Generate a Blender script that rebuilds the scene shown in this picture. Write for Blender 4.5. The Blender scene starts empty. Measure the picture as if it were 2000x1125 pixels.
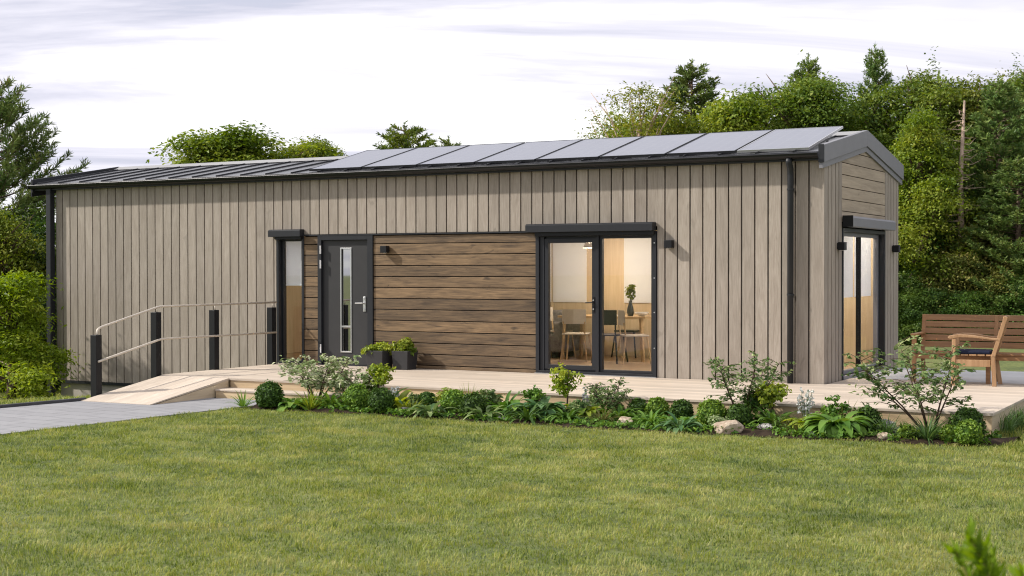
import bpy, math, random
import numpy as np
from mathutils import Vector, Matrix

# ------------------------------------------------------------------ camera, sky, sun, exposure
scene = bpy.context.scene
COL = scene.collection
RAD = math.radians

cam_d = bpy.data.cameras.new("camera")
cam = bpy.data.objects.new("camera", cam_d)
COL.objects.link(cam)
_fw = Vector((-0.48268835, 0.8756886, -0.0134697)); _rt = Vector((0.87577673, 0.48271413, -0.00148157)); _up = Vector((-0.00520463, 0.01251159, 0.99990818))
_m = Matrix((_rt, _up, -_fw)).transposed().to_4x4()
_m.translation = Vector((5.48370225, -18.60862513, 1.55218068))
cam.matrix_world = _m
cam_d.sensor_width = 36.0
cam_d.lens = 36.0 * 2761.97 / 2000.0
cam_d.clip_start = 0.1
cam_d.clip_end = 3000.0
cam_d.dof.use_dof = True
cam_d.dof.focus_distance = 16.5
cam_d.dof.aperture_fstop = 4.5
scene.camera = cam

SUN_DIR = Vector((0.725, 0.345, -0.62)).normalized()      # direction the sunlight travels
sun_d = bpy.data.lights.new("sun", 'SUN')
sun_d.energy = 3.9
sun_d.angle = RAD(1.6)
sun_d.color = (1.0, 0.94, 0.86)
sun = bpy.data.objects.new("sun", sun_d)
sun.rotation_euler = SUN_DIR.to_track_quat('-Z', 'Y').to_euler()
sun.location = (-30, -15, 30)
COL.objects.link(sun)

world = bpy.data.worlds.new("World")
scene.world = world
world.use_nodes = True
wt = world.node_tree
for n in list(wt.nodes): wt.nodes.remove(n)
def wn(kind, **kw):
    n = wt.nodes.new(kind)
    for k, v in kw.items(): setattr(n, k, v)
    return n
w_out = wn('ShaderNodeOutputWorld')
w_sky = wn('ShaderNodeTexSky', sky_type='NISHITA', sun_disc=False)
w_sky.sun_elevation = math.asin(-SUN_DIR.z)
w_sky.sun_rotation = math.atan2(-SUN_DIR.x, -SUN_DIR.y)
w_bg = wn('ShaderNodeBackground'); w_bg.inputs[1].default_value = 0.10
wt.links.new(w_sky.outputs[0], w_bg.inputs[0])
w_tc = wn('ShaderNodeTexCoord')
w_sep = wn('ShaderNodeSeparateXYZ'); wt.links.new(w_tc.outputs['Generated'], w_sep.inputs[0])
w_az = wn('ShaderNodeMath', operation='MAXIMUM'); wt.links.new(w_sep.outputs[2], w_az.inputs[0]); w_az.inputs[1].default_value = 0.0
w_ad = wn('ShaderNodeMath', operation='ADD'); wt.links.new(w_az.outputs[0], w_ad.inputs[0]); w_ad.inputs[1].default_value = 0.10
w_dx = wn('ShaderNodeMath', operation='DIVIDE'); wt.links.new(w_sep.outputs[0], w_dx.inputs[0]); wt.links.new(w_ad.outputs[0], w_dx.inputs[1])
w_dy = wn('ShaderNodeMath', operation='DIVIDE'); wt.links.new(w_sep.outputs[1], w_dy.inputs[0]); wt.links.new(w_ad.outputs[0], w_dy.inputs[1])
w_cb = wn('ShaderNodeCombineXYZ'); wt.links.new(w_dx.outputs[0], w_cb.inputs[0]); wt.links.new(w_dy.outputs[0], w_cb.inputs[1])
w_rot = wn('ShaderNodeMapping'); w_rot.inputs['Rotation'].default_value = (0, 0, RAD(-28.9))
wt.links.new(w_cb.outputs[0], w_rot.inputs['Vector'])
w_map = wn('ShaderNodeMapping'); w_map.inputs['Scale'].default_value = (0.36, 0.95, 1); w_map.inputs['Location'].default_value = (0.35, 20.3, 0)
wt.links.new(w_rot.outputs[0], w_map.inputs['Vector'])
w_n = wn('ShaderNodeTexNoise'); w_n.inputs['Scale'].default_value = 1.0; w_n.inputs['Detail'].default_value = 7; w_n.inputs['Roughness'].default_value = 0.60; w_n.inputs['Distortion'].default_value = 0.9
wt.links.new(w_map.outputs[0], w_n.inputs['Vector'])
w_r = wn('ShaderNodeValToRGB')
w_r.color_ramp.elements[0].position = 0.40; w_r.color_ramp.elements[0].color = (0.57, 0.58, 0.69, 1)
w_r.color_ramp.elements[1].position = 0.60; w_r.color_ramp.elements[1].color = (1.02, 1.02, 1.02, 1)
e = w_r.color_ramp.elements.new(0.51); e.color = (0.78, 0.77, 0.86, 1)
wt.links.new(w_n.outputs['Fac'], w_r.inputs[0])
w_cl = wn('ShaderNodeBackground'); w_cl.inputs[1].default_value = 0.88
wt.links.new(w_r.outputs[0], w_cl.inputs[0])
w_cov = wn('ShaderNodeMapRange'); wt.links.new(w_n.outputs['Fac'], w_cov.inputs[0])
w_cov.inputs[1].default_value = 0.22; w_cov.inputs[2].default_value = 0.42; w_cov.inputs[3].default_value = 0.55; w_cov.inputs[4].default_value = 1.0
w_mix = wn('ShaderNodeMixShader')
wt.links.new(w_cov.outputs[0], w_mix.inputs[0]); wt.links.new(w_bg.outputs[0], w_mix.inputs[1]); wt.links.new(w_cl.outputs[0], w_mix.inputs[2])
wt.links.new(w_mix.outputs[0], w_out.inputs[0])

scene.view_settings.view_transform = 'Standard'
scene.view_settings.look = 'None'
scene.view_settings.exposure = 0.45
scene.view_settings.gamma = 1.0
scene.view_settings.use_curve_mapping = False
scene.render.engine = 'CYCLES'
scene.cycles.max_bounces = 8
scene.cycles.transparent_max_bounces = 12
scene.cycles.use_denoising = True
scene.cycles.filter_width = 1.1

rng = np.random.default_rng(7)
random.seed(7)

# ------------------------------------------------------------------ node material helpers
class Mat:
    def __init__(self, name):
        self.m = bpy.data.materials.new(name); self.m.use_nodes = True
        self.t = self.m.node_tree
        for n in list(self.t.nodes): self.t.nodes.remove(n)
        self.out = self.n('ShaderNodeOutputMaterial')
    def n(self, kind, ins=None, **kw):
        nd = self.t.nodes.new(kind)
        for k, v in kw.items(): setattr(nd, k, v)
        for k, v in (ins or {}).items():
            if isinstance(v, bpy.types.NodeSocket): self.t.links.new(v, nd.inputs[k])
            else: nd.inputs[k].default_value = v
        return nd
    def bsdf(self, **ins):
        b = self.n('ShaderNodeBsdfPrincipled', {k.replace('_', ' '): v for k, v in ins.items()})
        self.t.links.new(b.outputs[0], self.out.inputs[0]); return b
    def coord(self, scale=(1, 1, 1), which='Object', offset=None):
        tc = self.n('ShaderNodeTexCoord')
        v = tc.outputs[which]
        if offset is not None:
            v = self.n('ShaderNodeVectorMath', {0: v, 1: offset}, operation='ADD').outputs[0]
        return self.n('ShaderNodeMapping', {'Vector': v, 'Scale': scale}).outputs[0]
    def noise(self, vec, scale=1, detail=5, rough=.55, dist=0):
        return self.n('ShaderNodeTexNoise', {'Vector': vec, 'Scale': scale, 'Detail': detail, 'Roughness': rough, 'Distortion': dist}).outputs['Fac']
    def ramp(self, fac, stops):
        r = self.n('ShaderNodeValToRGB', {0: fac})
        el = r.color_ramp.elements
        while len(el) < len(stops): el.new(.5)
        for e_, (p, c) in zip(el, stops):
            e_.position = p; e_.color = (*c, 1)
        return r.outputs[0]
    def mixc(self, fac, a, b, mode='MIX'):
        x = self.n('ShaderNodeMix', data_type='RGBA', blend_type=mode)
        for i, v in ((0, fac), (6, a), (7, b)):
            if isinstance(v, bpy.types.NodeSocket): self.t.links.new(v, x.inputs[i])
            else: x.inputs[i].default_value = v if i == 0 else (*v, 1)
        return x.outputs[2]
    def mul(self, a, b, op='MULTIPLY'):
        return self.n('ShaderNodeMath', {0: a, 1: b}, operation=op).outputs[0]
    def maprange(self, v, a, b, c, d):
        return self.n('ShaderNodeMapRange', {0: v, 1: a, 2: b, 3: c, 4: d}).outputs[0]
    def tint(self):
        return self.n('ShaderNodeAttribute', attribute_name='tint').outputs['Fac']
    def bump(self, h, strength=.3, dist=.01):
        return self.n('ShaderNodeBump', {'Height': h, 'Strength': strength, 'Distance': dist}).outputs[0]

def wood(name, dark, light, axis='x', fine=38., coarse=4., rough=.65, var=.25, bump=.25, knots=0., stain=None):
    """Grain drawn out along one axis; every board (face tint) gets its own offset and tone."""
    M = Mat(name); t = M.tint()
    off = M.n('ShaderNodeCombineXYZ', {0: M.mul(t, 31.7), 1: M.mul(t, 17.3), 2: M.mul(t, 23.1)}).outputs[0]
    ax = 'xyz'.index(axis)
    sc = [1., 1., 1.]; sc[ax] = .06
    v = M.coord(tuple(sc), offset=off)
    n1 = M.noise(v, fine, 6, .65, .3)
    sc2 = [1., 1., 1.]; sc2[ax] = .16
    v2 = M.coord(tuple(sc2), offset=off)
    n2 = M.noise(v2, coarse, 4, .6, 1.2)
    g = M.mul(M.mul(n1, .55), M.mul(n2, .45), 'ADD')
    c = M.ramp(g, [(.33, dark), (.5, tuple((a + b) / 2 for a, b in zip(dark, light))), (.66, light)])
    tone = M.maprange(t, 0, 1, 1 - var, 1 + var)
    c = M.mixc(1., c, M.n('ShaderNodeCombineColor', {0: tone, 1: tone, 2: tone}).outputs[0], 'MULTIPLY')
    if knots:
        sk = [1., 1., 1.]; sk[ax] = .35
        kn = M.noise(M.coord(tuple(sk), offset=off), 7., 2, .5, 1.5)
        c = M.mixc(M.maprange(kn, .66, .8, 0, knots), c, tuple(d * .45 for d in dark))
    if stain:
        st = M.noise(M.coord((.8, .8, .5)), 1.1, 4, .6)
        c = M.mixc(M.maprange(st, .45, .75, 0, .5), c, stain)
    M.bsdf(Base_Color=c, Roughness=rough, Normal=M.bump(g, bump, .004))
    return M.m

def plain(name, col, rough=.5, metal=0., spec=.5, noise=.08, nscale=6., bump=0.):
    M = Mat(name)
    nz = M.noise(M.coord(), nscale, 4, .6)
    k = M.maprange(nz, .3, .7, 1 - noise, 1 + noise)
    c = M.mixc(1., col, M.n('ShaderNodeCombineColor', {0: k, 1: k, 2: k}).outputs[0], 'MULTIPLY')
    ins = dict(Base_Color=c, Roughness=rough, Metallic=metal)
    if bump: ins['Normal'] = M.bump(M.noise(M.coord(), nscale * 12, 3, .6), bump, .003)
    b = M.bsdf(**ins); b.inputs['Specular IOR Level'].default_value = spec
    return M.m

def leafmat(name, cols, trans=.28, rough=.6, shift=.0, spec=.2):
    """Leaf colours picked per leaf (tint); each copy of a plant shifts a little."""
    M = Mat(name); t = M.tint()
    n = len(cols)
    c = M.ramp(t, [((i + .0) / (n - 1), cl) for i, cl in enumerate(cols)])
    if shift:
        r = M.n('ShaderNodeObjectInfo').outputs['Random']
        c = M.n('ShaderNodeHueSaturation', {'Color': c, 'Hue': M.maprange(r, 0, 1, .5 - shift * .25, .5 + shift * .15), 'Value': M.maprange(r, 0, 1, 1 - shift * 2.2, 1 + shift * 2.2)}).outputs[0]
    p = M.n('ShaderNodeBsdfPrincipled', {'Base Color': c, 'Roughness': rough})
    p.inputs['Specular IOR Level'].default_value = spec
    tc = M.mixc(.55, c, (.30, .38, .02), 'MIX') if False else M.n('ShaderNodeHueSaturation', {'Color': c, 'Value': 1.5, 'Saturation': 1.1, 'Hue': .488}).outputs[0]
    tr = M.n('ShaderNodeBsdfTranslucent', {'Color': tc})
    mx = M.n('ShaderNodeMixShader', {0: trans, 1: p.outputs[0], 2: tr.outputs[0]})
    M.t.links.new(mx.outputs[0], M.out.inputs[0])
    return M.m

def glassmat(name, tint=(.93, .95, .95), base=.06, rough=.0, fres=1.0):
    M = Mat(name)
    geo = M.n('ShaderNodeNewGeometry')
    dt = M.n('ShaderNodeVectorMath', {0: geo.outputs['Normal'], 1: geo.outputs['Incoming']}, operation='DOT_PRODUCT').outputs['Value']
    om = M.n('ShaderNodeMath', {0: 1., 1: M.n('ShaderNodeMath', {0: dt}, operation='ABSOLUTE').outputs[0]}, operation='SUBTRACT').outputs[0]
    fr = M.n('ShaderNodeMath', {0: om, 1: 5.}, operation='POWER').outputs[0]      # Schlick, the same from either side of the pane
    f = M.n('ShaderNodeMath', {0: M.mul(fr, fres), 1: base}, operation='ADD', use_clamp=True).outputs[0]
    a = M.n('ShaderNodeBsdfTransparent', {'Color': (*tint, 1)}); b = M.n('ShaderNodeBsdfGlossy', {'Color': (1, 1, 1, 1), 'Roughness': rough})
    mx = M.n('ShaderNodeMixShader', {0: f, 1: a.outputs[0], 2: b.outputs[0]})
    M.t.links.new(mx.outputs[0], M.out.inputs[0])
    return M.m

MAT = {}
MAT['clad'] = wood('weathered_cladding', (.215, .178, .140), (.372, .325, .270), 'z', 85, 7, .7, .14, .2, .4, (.24, .205, .165))
MAT['panel'] = wood('brown_stained_boards', (.040, .023, .010), (.225, .145, .072), 'x', 46, 9, .6, .30, .35, 1.)
MAT['gpanel'] = wood('pale_weathered_boards', (.23, .18, .125), (.40, .325, .235), 'y', 26, 3.2, .65, .2, .3, .5)
MAT['deck'] = wood('pale_larch_decking', (.42, .345, .265), (.585, .50, .41), 'x', 36, 4, .6, .14, .15, .2, (.36, .31, .25))
MAT['ramp'] = wood('pale_ramp_boards', (.43, .355, .275), (.59, .505, .415), 'y', 36, 4, .6, .10, .15, .15)
MAT['fascia'] = wood('pine_fascia', (.42, .30, .17), (.62, .48, .30), 'x', 26, 3, .6, .12, .15, .5)
MAT['fasciay'] = wood('pine_fascia_side', (.40, .31, .20), (.58, .48, .34), 'y', 26, 3, .6, .12, .15, .5)
MAT['teak'] = wood('teak_garden_wood', (.19, .088, .032), (.37, .195, .080), 'x', 32, 4, .5, .16, .15, .2)
MAT['teak2'] = wood('light_teak_wood', (.29, .155, .068), (.50, .31, .165), 'z', 32, 4, .5, .12, .15, .2)
MAT['iwood'] = wood('interior_pine_board', (.43, .32, .195), (.58, .46, .31), 'z', 18, 2, .5, .08, .05, .1)
MAT['ifloor'] = wood('interior_oak_floor', (.36, .23, .12), (.52, .37, .22), 'x', 26, 3, .35, .15, .05, .1)
MAT['tablew'] = wood('oak_table_wood', (.40, .26, .13), (.58, .41, .23), 'x', 26, 3, .4, .08, .05)
MAT['dark'] = plain('anthracite_powder_coat', (.016, .0175, .021), .45, 0, .35, .06)
MAT['black'] = plain('black_metal', (.007, .0075, .009), .45, 0, .3, .05)
MAT['leaf_door'] = plain('anthracite_door_panel', (.036, .036, .037), .5, 0, .3, .05)
MAT['gutter'] = plain('black_gutter_steel', (.008, .0085, .010), .33, 0, .35, .06)
MAT['roof'] = plain('dark_standing_seam_steel', (.018, .0185, .022), .26, .0, .5, .10)
MAT['barge'] = plain('grey_bargeboard_steel', (.175, .175, .190), .5, 0, .4, .05)
MAT['ridgem'] = plain('light_ridge_steel', (.28, .28, .28), .5, .0, .4, .05)
MAT['steel'] = plain('brushed_steel', (.62, .62, .62), .3, .9, .5, .05)
MAT['white'] = plain('white_metal_trim', (.78, .78, .78), .4, 0, .5, .03)
MAT['rail'] = plain('beige_handrail_steel', (.60, .53, .44), .38, .15, .5, .08)
MAT['concrete'] = plain('foundation_concrete', (.40, .37, .33), .85, 0, .2, .16, 3., .3)
MAT['slab'] = plain('patio_concrete', (.50, .50, .50), .8, 0, .3, .10, 2., .2)
MAT['backing'] = plain('dark_wall_membrane', (.009, .007, .006), .9, 0, .1, .1)
MAT['iwhite'] = plain('interior_white_paint', (.74, .70, .64), .8, 0, .2, .03)
MAT['pot'] = plain('anthracite_planter', (.030, .030, .031), .6, 0, .35, .12, 9., .15)
MAT['soil'] = plain('dark_garden_soil', (.035, .024, .016), .95, 0, .1, .4, 9., .8)
MAT['sofa'] = plain('grey_sofa_fabric', (.20, .185, .19), .9, 0, .1, .25, 20.)
MAT['ceramic'] = plain('black_ceramic', (.03, .032, .036), .25, 0, .5, .1)
MAT['paperw'] = plain('white_ceramic', (.75, .73, .70), .4, 0, .4, .05)
MAT['seatw'] = plain('pale_seat_shell', (.55, .50, .44), .6, 0, .3, .1)
MAT['kerb'] = plain('dark_kerb_edging', (.06, .06, .065), .8, 0, .3, .2)
MAT['bark'] = plain('grey_brown_bark', (.12, .085, .06), .9, 0, .15, .35, 7., .8)
MAT['palebark'] = plain('pale_dead_bark', (.40, .30, .23), .85, 0, .15, .3, 6., .6)
MAT['twig'] = plain('brown_twig_bark', (.085, .055, .038), .85, 0, .2, .3, 20.)
MAT['petal'] = plain('white_petals', (.72, .72, .68), .6, 0, .2, .08)
MAT['glass'] = glassmat('window_glass', (.98, .985, .985), .03, 0, .30)
MAT['glass2'] = glassmat('end_window_glass', (.985, .99, .99), .015, 0, .14)
MAT['doorglass'] = glassmat('door_lite_glass', (.12, .13, .13), .40, .02, 1.0)
M_ = Mat('blind_fabric')
_d = M_.n('ShaderNodeBsdfDiffuse', {'Color': (.93, .93, .94, 1)}); _t2 = M_.n('ShaderNodeBsdfTranslucent', {'Color': (.86, .86, .88, 1)})
M_.t.links.new(M_.n('ShaderNodeMixShader', {0: .45, 1: _d.outputs[0], 2: _t2.outputs[0]}).outputs[0], M_.out.inputs[0])
MAT['blind'] = M_.m
# solar panel glass: cell colour lightened to stand in for reflected sky, slightly rough
M_ = Mat('solar_glass')
_b = M_.n('ShaderNodeTexBrick', {'Vector': M_.coord(), 'Color1': (.150, .160, .200, 1), 'Color2': (.158, .168, .208, 1), 'Mortar': (.21, .22, .25, 1), 'Scale': 1.0, 'Mortar Size': .004, 'Brick Width': .166, 'Row Height': .166}, offset=0.)
M_.bsdf(Base_Color=_b.outputs['Color'], Roughness=.30, IOR=1.5)
MAT['solar'] = M_.m
# stone
def stonemat(name, a, b, c):
    M = Mat(name)
    n1 = M.noise(M.coord(), 7, 6, .65); n2 = M.noise(M.coord(), 22, 4, .6)
    col = M.ramp(M.mul(M.mul(n1, .65), M.mul(n2, .35), 'ADD'), [(.35, a), (.5, b), (.66, c)])
    M.bsdf(Base_Color=col, Roughness=.85, Normal=M.bump(M.mul(n1, n2, 'ADD'), .6, .02))
    return M.m
MAT['stone_tan'] = stonemat('tan_fieldstone', (.16, .11, .075), (.36, .28, .20), (.56, .48, .38))
MAT['stone_grey'] = stonemat('grey_fieldstone', (.16, .15, .14), (.34, .32, .30), (.55, .53, .50))
# pavers
M_ = Mat('grey_paving_slabs')
tc_ = M_.coord((1, 1, 1))
br = M_.n('ShaderNodeTexBrick', {'Vector': M_.n('ShaderNodeMapping', {'Vector': tc_, 'Rotation': (0, 0, RAD(3))}).outputs[0], 'Color1': (.235, .235, .245, 1), 'Color2': (.275, .275, .285, 1), 'Mortar': (.09, .09, .095, 1), 'Scale': 1.0, 'Mortar Size': .006, 'Brick Width': .60, 'Row Height': .30, 'Bias': 0.})
nz = M_.noise(tc_, 9, 6, .7)
col = M_.mixc(M_.maprange(nz, .35, .7, 0, .35), br.outputs['Color'], (.19, .19, .195))
M_.bsdf(Base_Color=col, Roughness=.8, Normal=M_.bump(M_.mul(M_.mul(nz, .4), M_.mul(br.outputs['Fac'], -.8), 'ADD'), .5, .01))
MAT['pave'] = M_.m
# lawn soil and turf
M_ = Mat('lawn_turf')
v_ = M_.coord((1, 1, 1))
a1 = M_.noise(v_, .9, 5, .6); a2 = M_.noise(v_, 14, 5, .7)
col = M_.ramp(M_.mul(M_.mul(a1, .5), M_.mul(a2, .5), 'ADD'), [(.36, (.055, .078, .020)), (.5, (.115, .140, .034)), (.64, (.20, .21, .06))])
M_.bsdf(Base_Color=col, Roughness=.95, Normal=M_.bump(a2, .8, .04))
MAT['turf'] = M_.m
MAT['grass'] = leafmat('grass_blades', [(.047, .088, .019), (.155, .209, .042), (.265, .300, .067), (.41, .39, .145)], .34, .55, 0, .25)
MAT['grassdk'] = leafmat('dark_grass_blades', [(0.030, 0.075, 0.018), (0.075, 0.150, 0.038), (0.135, 0.210, 0.060)], .25, .5, 0, .3)

# ------------------------------------------------------------------ mesh helpers
def new_obj(name, me, mat, parent=None):
    o = bpy.data.objects.new(name, me)
    if mat is not None and len(me.materials) == 0: me.materials.append(MAT[mat] if isinstance(mat, str) else mat)
    COL.objects.link(o)
    if parent is not None: o.parent = parent
    return o

class MB:
    def __init__(self): self.v = []; self.f = []; self.t = []
    def add(self, vs, fs, t=None):
        b = len(self.v); self.v += [tuple(x) for x in vs]
        t = random.random() if t is None else t
        for f in fs: self.f.append(tuple(i + b for i in f)); self.t.append(t)
        return self
    def box(self, x0, x1, y0, y1, z0, z1, t=None):
        vs = [(x, y, z) for x in (x0, x1) for y in (y0, y1) for z in (z0, z1)]
        return self.add(vs, [(0, 1, 3, 2), (4, 6, 7, 5), (0, 4, 5, 1), (2, 3, 7, 6), (0, 2, 6, 4), (1, 5, 7, 3)], t)
    def bar(self, p, q, w, h, up=(0, 0, 1), t=None):
        p = Vector(p); q = Vector(q); d = (q - p).normalized(); u = Vector(up)
        s = d.cross(u)
        if s.length < 1e-4: s = d.cross(Vector((0, 1, 0)))
        s.normalize(); u = s.cross(d).normalized()
        vs = [c + s * (a * w / 2) + u * (b * h / 2) for c in (p, q) for a in (-1, 1) for b in (-1, 1)]
        return self.add(vs, [(0, 1, 3, 2), (4, 6, 7, 5), (0, 4, 5, 1), (2, 3, 7, 6), (0, 2, 6, 4), (1, 5, 7, 3)], t)
    def tube(self, pts, rad, n=8, t=None):
        pts = [Vector(p) for p in pts]
        if not hasattr(rad, '__len__'): rad = [rad] * len(pts)
        b = len(self.v); t = random.random() if t is None else t
        prev = None
        for i, p in enumerate(pts):
            d = (pts[min(i + 1, len(pts) - 1)] - pts[max(i - 1, 0)]).normalized()
            if prev is None:
                s = d.cross(Vector((0, 0, 1)))
                if s.length < 1e-3: s = d.cross(Vector((1, 0, 0)))
            else: s = prev - d * prev.dot(d)
            s.normalize(); prev = s; u = d.cross(s)
            for k in range(n):
                a = 2 * math.pi * k / n
                self.v.append(tuple(p + (s * math.cos(a) + u * math.sin(a)) * rad[i]))
        for i in range(len(pts) - 1):
            for k in range(n):
                k2 = (k + 1) % n
                self.f.append((b + i * n + k, b + i * n + k2, b + (i + 1) * n + k2, b + (i + 1) * n + k)); self.t.append(t)
        self.f.append(tuple(b + k for k in reversed(range(n)))); self.t.append(t)
        self.f.append(tuple(b + (len(pts) - 1) * n + k for k in range(n))); self.t.append(t)
        return self
    def prism(self, poly, axis, a, b_, t=None):
        """poly: 2D points in the two other axes, extruded from a to b_ along axis"""
        def mk(c, p):
            return {'x': (c, p[0], p[1]), 'y': (p[0], c, p[1]), 'z': (p[0], p[1], c)}[axis]
        n = len(poly)
        vs = [mk(a, p) for p in poly] + [mk(b_, p) for p in poly]
        fs = [tuple(range(n))[::-1], tuple(range(n, 2 * n))] + [(i, (i + 1) % n, n + (i + 1) % n, n + i) for i in range(n)]
        return self.add(vs, fs, t)
    def xform(self, mat, start=0):
        for i in range(start, len(self.v)): self.v[i] = tuple(mat @ Vector(self.v[i]))
        return self
    def build(self, name, mat, parent=None, bevel=0, smooth=False, label=None):
        me = bpy.data.meshes.new(name)
        me.from_pydata(self.v, [], self.f); me.validate(); me.update()
        if len(me.polygons) == len(self.t):
            at = me.attributes.new('tint', 'FLOAT', 'FACE'); at.data.foreach_set('value', self.t)
        import bmesh
        bm = bmesh.new(); bm.from_mesh(me); bmesh.ops.recalc_face_normals(bm, faces=bm.faces); bm.to_mesh(me); bm.free()
        if smooth:
            me.polygons.foreach_set('use_smooth', [True] * len(me.polygons))
        o = new_obj(name, me, mat, parent)
        if bevel:
            m = o.modifiers.new('edge', 'BEVEL'); m.width = bevel; m.segments = 2; m.limit_method = 'ANGLE'; m.angle_limit = RAD(40)
        if label: o['label'] = label
        return o

def np_mesh(name, V, quads, tint, mat, parent=None, smooth=False):
    """V (n,3); quads (m,k) all of one size; tint per face"""
    me = bpy.data.meshes.new(name)
    m, k = quads.shape
    me.vertices.add(len(V)); me.vertices.foreach_set('co', np.ascontiguousarray(V, np.float32).ravel())
    me.loops.add(m * k); me.loops.foreach_set('vertex_index', np.ascontiguousarray(quads, np.int32).ravel())
    me.polygons.add(m); me.polygons.foreach_set('loop_start', np.arange(0, m * k, k, dtype=np.int32))
    me.update(calc_edges=True)
    at = me.attributes.new('tint', 'FLOAT', 'FACE'); at.data.foreach_set('value', np.ascontiguousarray(tint, np.float32))
    if smooth: me.polygons.foreach_set('use_smooth', np.ones(m, bool))
    return new_obj(name, me, mat, parent)

def unit(a): return a / (np.linalg.norm(a, axis=-1, keepdims=True) + 1e-9)

def leaf_arrays(P, N, L, W, rg, U=None):
    """diamond leaves: centres P, normals N, length L, width W; U: direction the leaf points (projected)"""
    n = len(P)
    if U is None: U = rg.normal(size=(n, 3))
    U = unit(U - N * (U * N).sum(1, keepdims=True)); V = np.cross(N, U)
    L = np.broadcast_to(np.asarray(L, float), (n,))[:, None]; W = np.broadcast_to(np.asarray(W, float), (n,))[:, None]
    fold = N * W * .18
    a = P - U * L / 2; c = P + U * L / 2 - N * L * .10; b = P + V * W / 2 + fold - U * L * .06; d = P - V * W / 2 + fold - U * L * .06
    return np.stack([a, b, c, d], 1).reshape(-1, 3), np.arange(n * 4).reshape(-1, 4)

def thing(name, label, cat, loc=(0, 0, 0), rz=0., group=None):
    o = bpy.data.objects.new(name, None); COL.objects.link(o)
    o.location = loc; o.rotation_euler = (0, 0, rz); o.empty_display_size = .2
    tag(o, label, cat, group); return o
def tag(o, label, cat, group=None):
    o['label'] = label; o['category'] = cat
    if group: o['group'] = group
    return o
def structure(o): o['kind'] = 'structure'; return o
def stuff(o, label, cat): o['kind'] = 'stuff'; return tag(o, label, cat)

def cut(u0, u1, v0, v1, holes):
    us = sorted({u0, u1} | {h for q in holes for h in q[:2] if u0 < h < u1}); out = []
    for a, b in zip(us, us[1:]):
        m = (a + b) / 2
        segs = [(v0, v1)]
        for (ha, hb, hc, hd) in holes:
            if ha < m < hb:
                ns = []
                for (c, d) in segs:
                    if hc > c: ns.append((c, min(d, hc)))
                    if hd < d: ns.append((max(c, hd), d))
                segs = [s for s in ns if s[1] - s[0] > 1e-4]
        out += [(a, b, c, d) for c, d in segs if d > c]
    return out

def sstep(x): x = np.clip(x, 0, 1); return x * x * (3 - 2 * x)
def ground_z(x, y):
    x = np.asarray(x, float); y = np.asarray(y, float)
    u = (-9.35 - x + .45 * (y + 4.5)) / 5.4
    dip = np.clip(u, 0, 1); dip = np.where(u < .12, np.maximum(u, 0) ** 2 / .24, np.where(u < 1, u - .06, .94 + .0 * u))
    back = sstep((y - 2.5) / 8.) * sstep((x + 14) / 10.)
    return -.262 - .56 * np.clip(dip, 0, 1) + .12 * back

_g = np.random.default_rng(3).random((64, 64))
def vnoise(x, y):
    x = np.asarray(x); y = np.asarray(y)
    xi = np.floor(x).astype(int); yi = np.floor(y).astype(int); fx = sstep(x - xi); fy = sstep(y - yi)
    g = lambda a, b: _g[a % 64, b % 64]
    return (g(xi, yi) * (1 - fx) + g(xi + 1, yi) * fx) * (1 - fy) + (g(xi, yi + 1) * (1 - fx) + g(xi + 1, yi + 1) * fx) * fy
def fbm(x, y): return .5 * vnoise(x, y) + .3 * vnoise(x * 2.1 + 9, y * 2.1 + 5) + .2 * vnoise(x * 4.3 + 3, y * 4.3 + 7)

# ------------------------------------------------------------------ ground, path, bed
def grid_axis(lo, hi, a, b, step):
    near = np.arange(a, b + 1e-6, step)
    out1 = a - np.geomspace(step, a - lo, 16)[::-1]; out2 = b + np.geomspace(step, hi - b, 16)
    return np.concatenate([out1, near, out2])
gx = grid_axis(-900, 900, -22, 10, .5); gy = grid_axis(-400, 1400, -16, 26, .5)
GX, GY = np.meshgrid(gx, gy, indexing='ij')
GZ = ground_z(GX, GY) + .012 * (fbm(GX * .8, GY * .8) - .5)
nx, ny = GX.shape
idx = np.arange(nx * ny).reshape(nx, ny)
q = np.stack([idx[:-1, :-1], idx[1:, :-1], idx[1:, 1:], idx[:-1, 1:]], -1).reshape(-1, 4)
structure(np_mesh('lawn_ground', np.stack([GX, GY, GZ], -1).reshape(-1, 3), q, np.zeros(len(q)), 'turf', smooth=True))

path_far = [(-8.9, -3.25), (-9.03, -4.4), (-9.22, -5.7), (-9.6, -8.0), (-10.2, -11.5), (-11.5, -18)]
path_near = [(-6.42, -3.25), (-6.58, -4.2), (-6.72, -5.8), (-6.92, -7.9), (-7.3, -11.5), (-8.4, -18)]
def lerp_poly(pts, y):
    ys = np.array([p[1] for p in pts])[::-1]; xs = np.array([p[0] for p in pts])[::-1]
    return np.interp(y, ys, xs)
b = MB()
ysamp = np.linspace(-3.25, -18, 50)
for ya, yb in zip(ysamp, ysamp[1:]):
    xs_a = [lerp_poly(path_far, ya), lerp_poly(path_near, ya)]; xs_b = [lerp_poly(path_far, yb), lerp_poly(path_near, yb)]
    b.add([(xs_a[0], ya, -.250), (xs_a[1], ya, -.250), (xs_b[1], yb, -.250), (xs_b[0], yb, -.250),
           (xs_a[0], ya, -.33), (xs_a[1], ya, -.33), (xs_b[1], yb, -.33), (xs_b[0], yb, -.33)],
          [(0, 1, 2, 3), (1, 5, 6, 2), (0, 3, 7, 4)], .5)
structure(b.build('paved_path', 'pave'))
b = MB()
for (p, q_) in zip(path_far[1:], path_far[2:]):
    b.bar((p[0] - .04, p[1], -.27), (q_[0] - .04, q_[1], -.27), .06, .12)
structure(b.build('path_kerb', 'kerb', bevel=.008))

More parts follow.
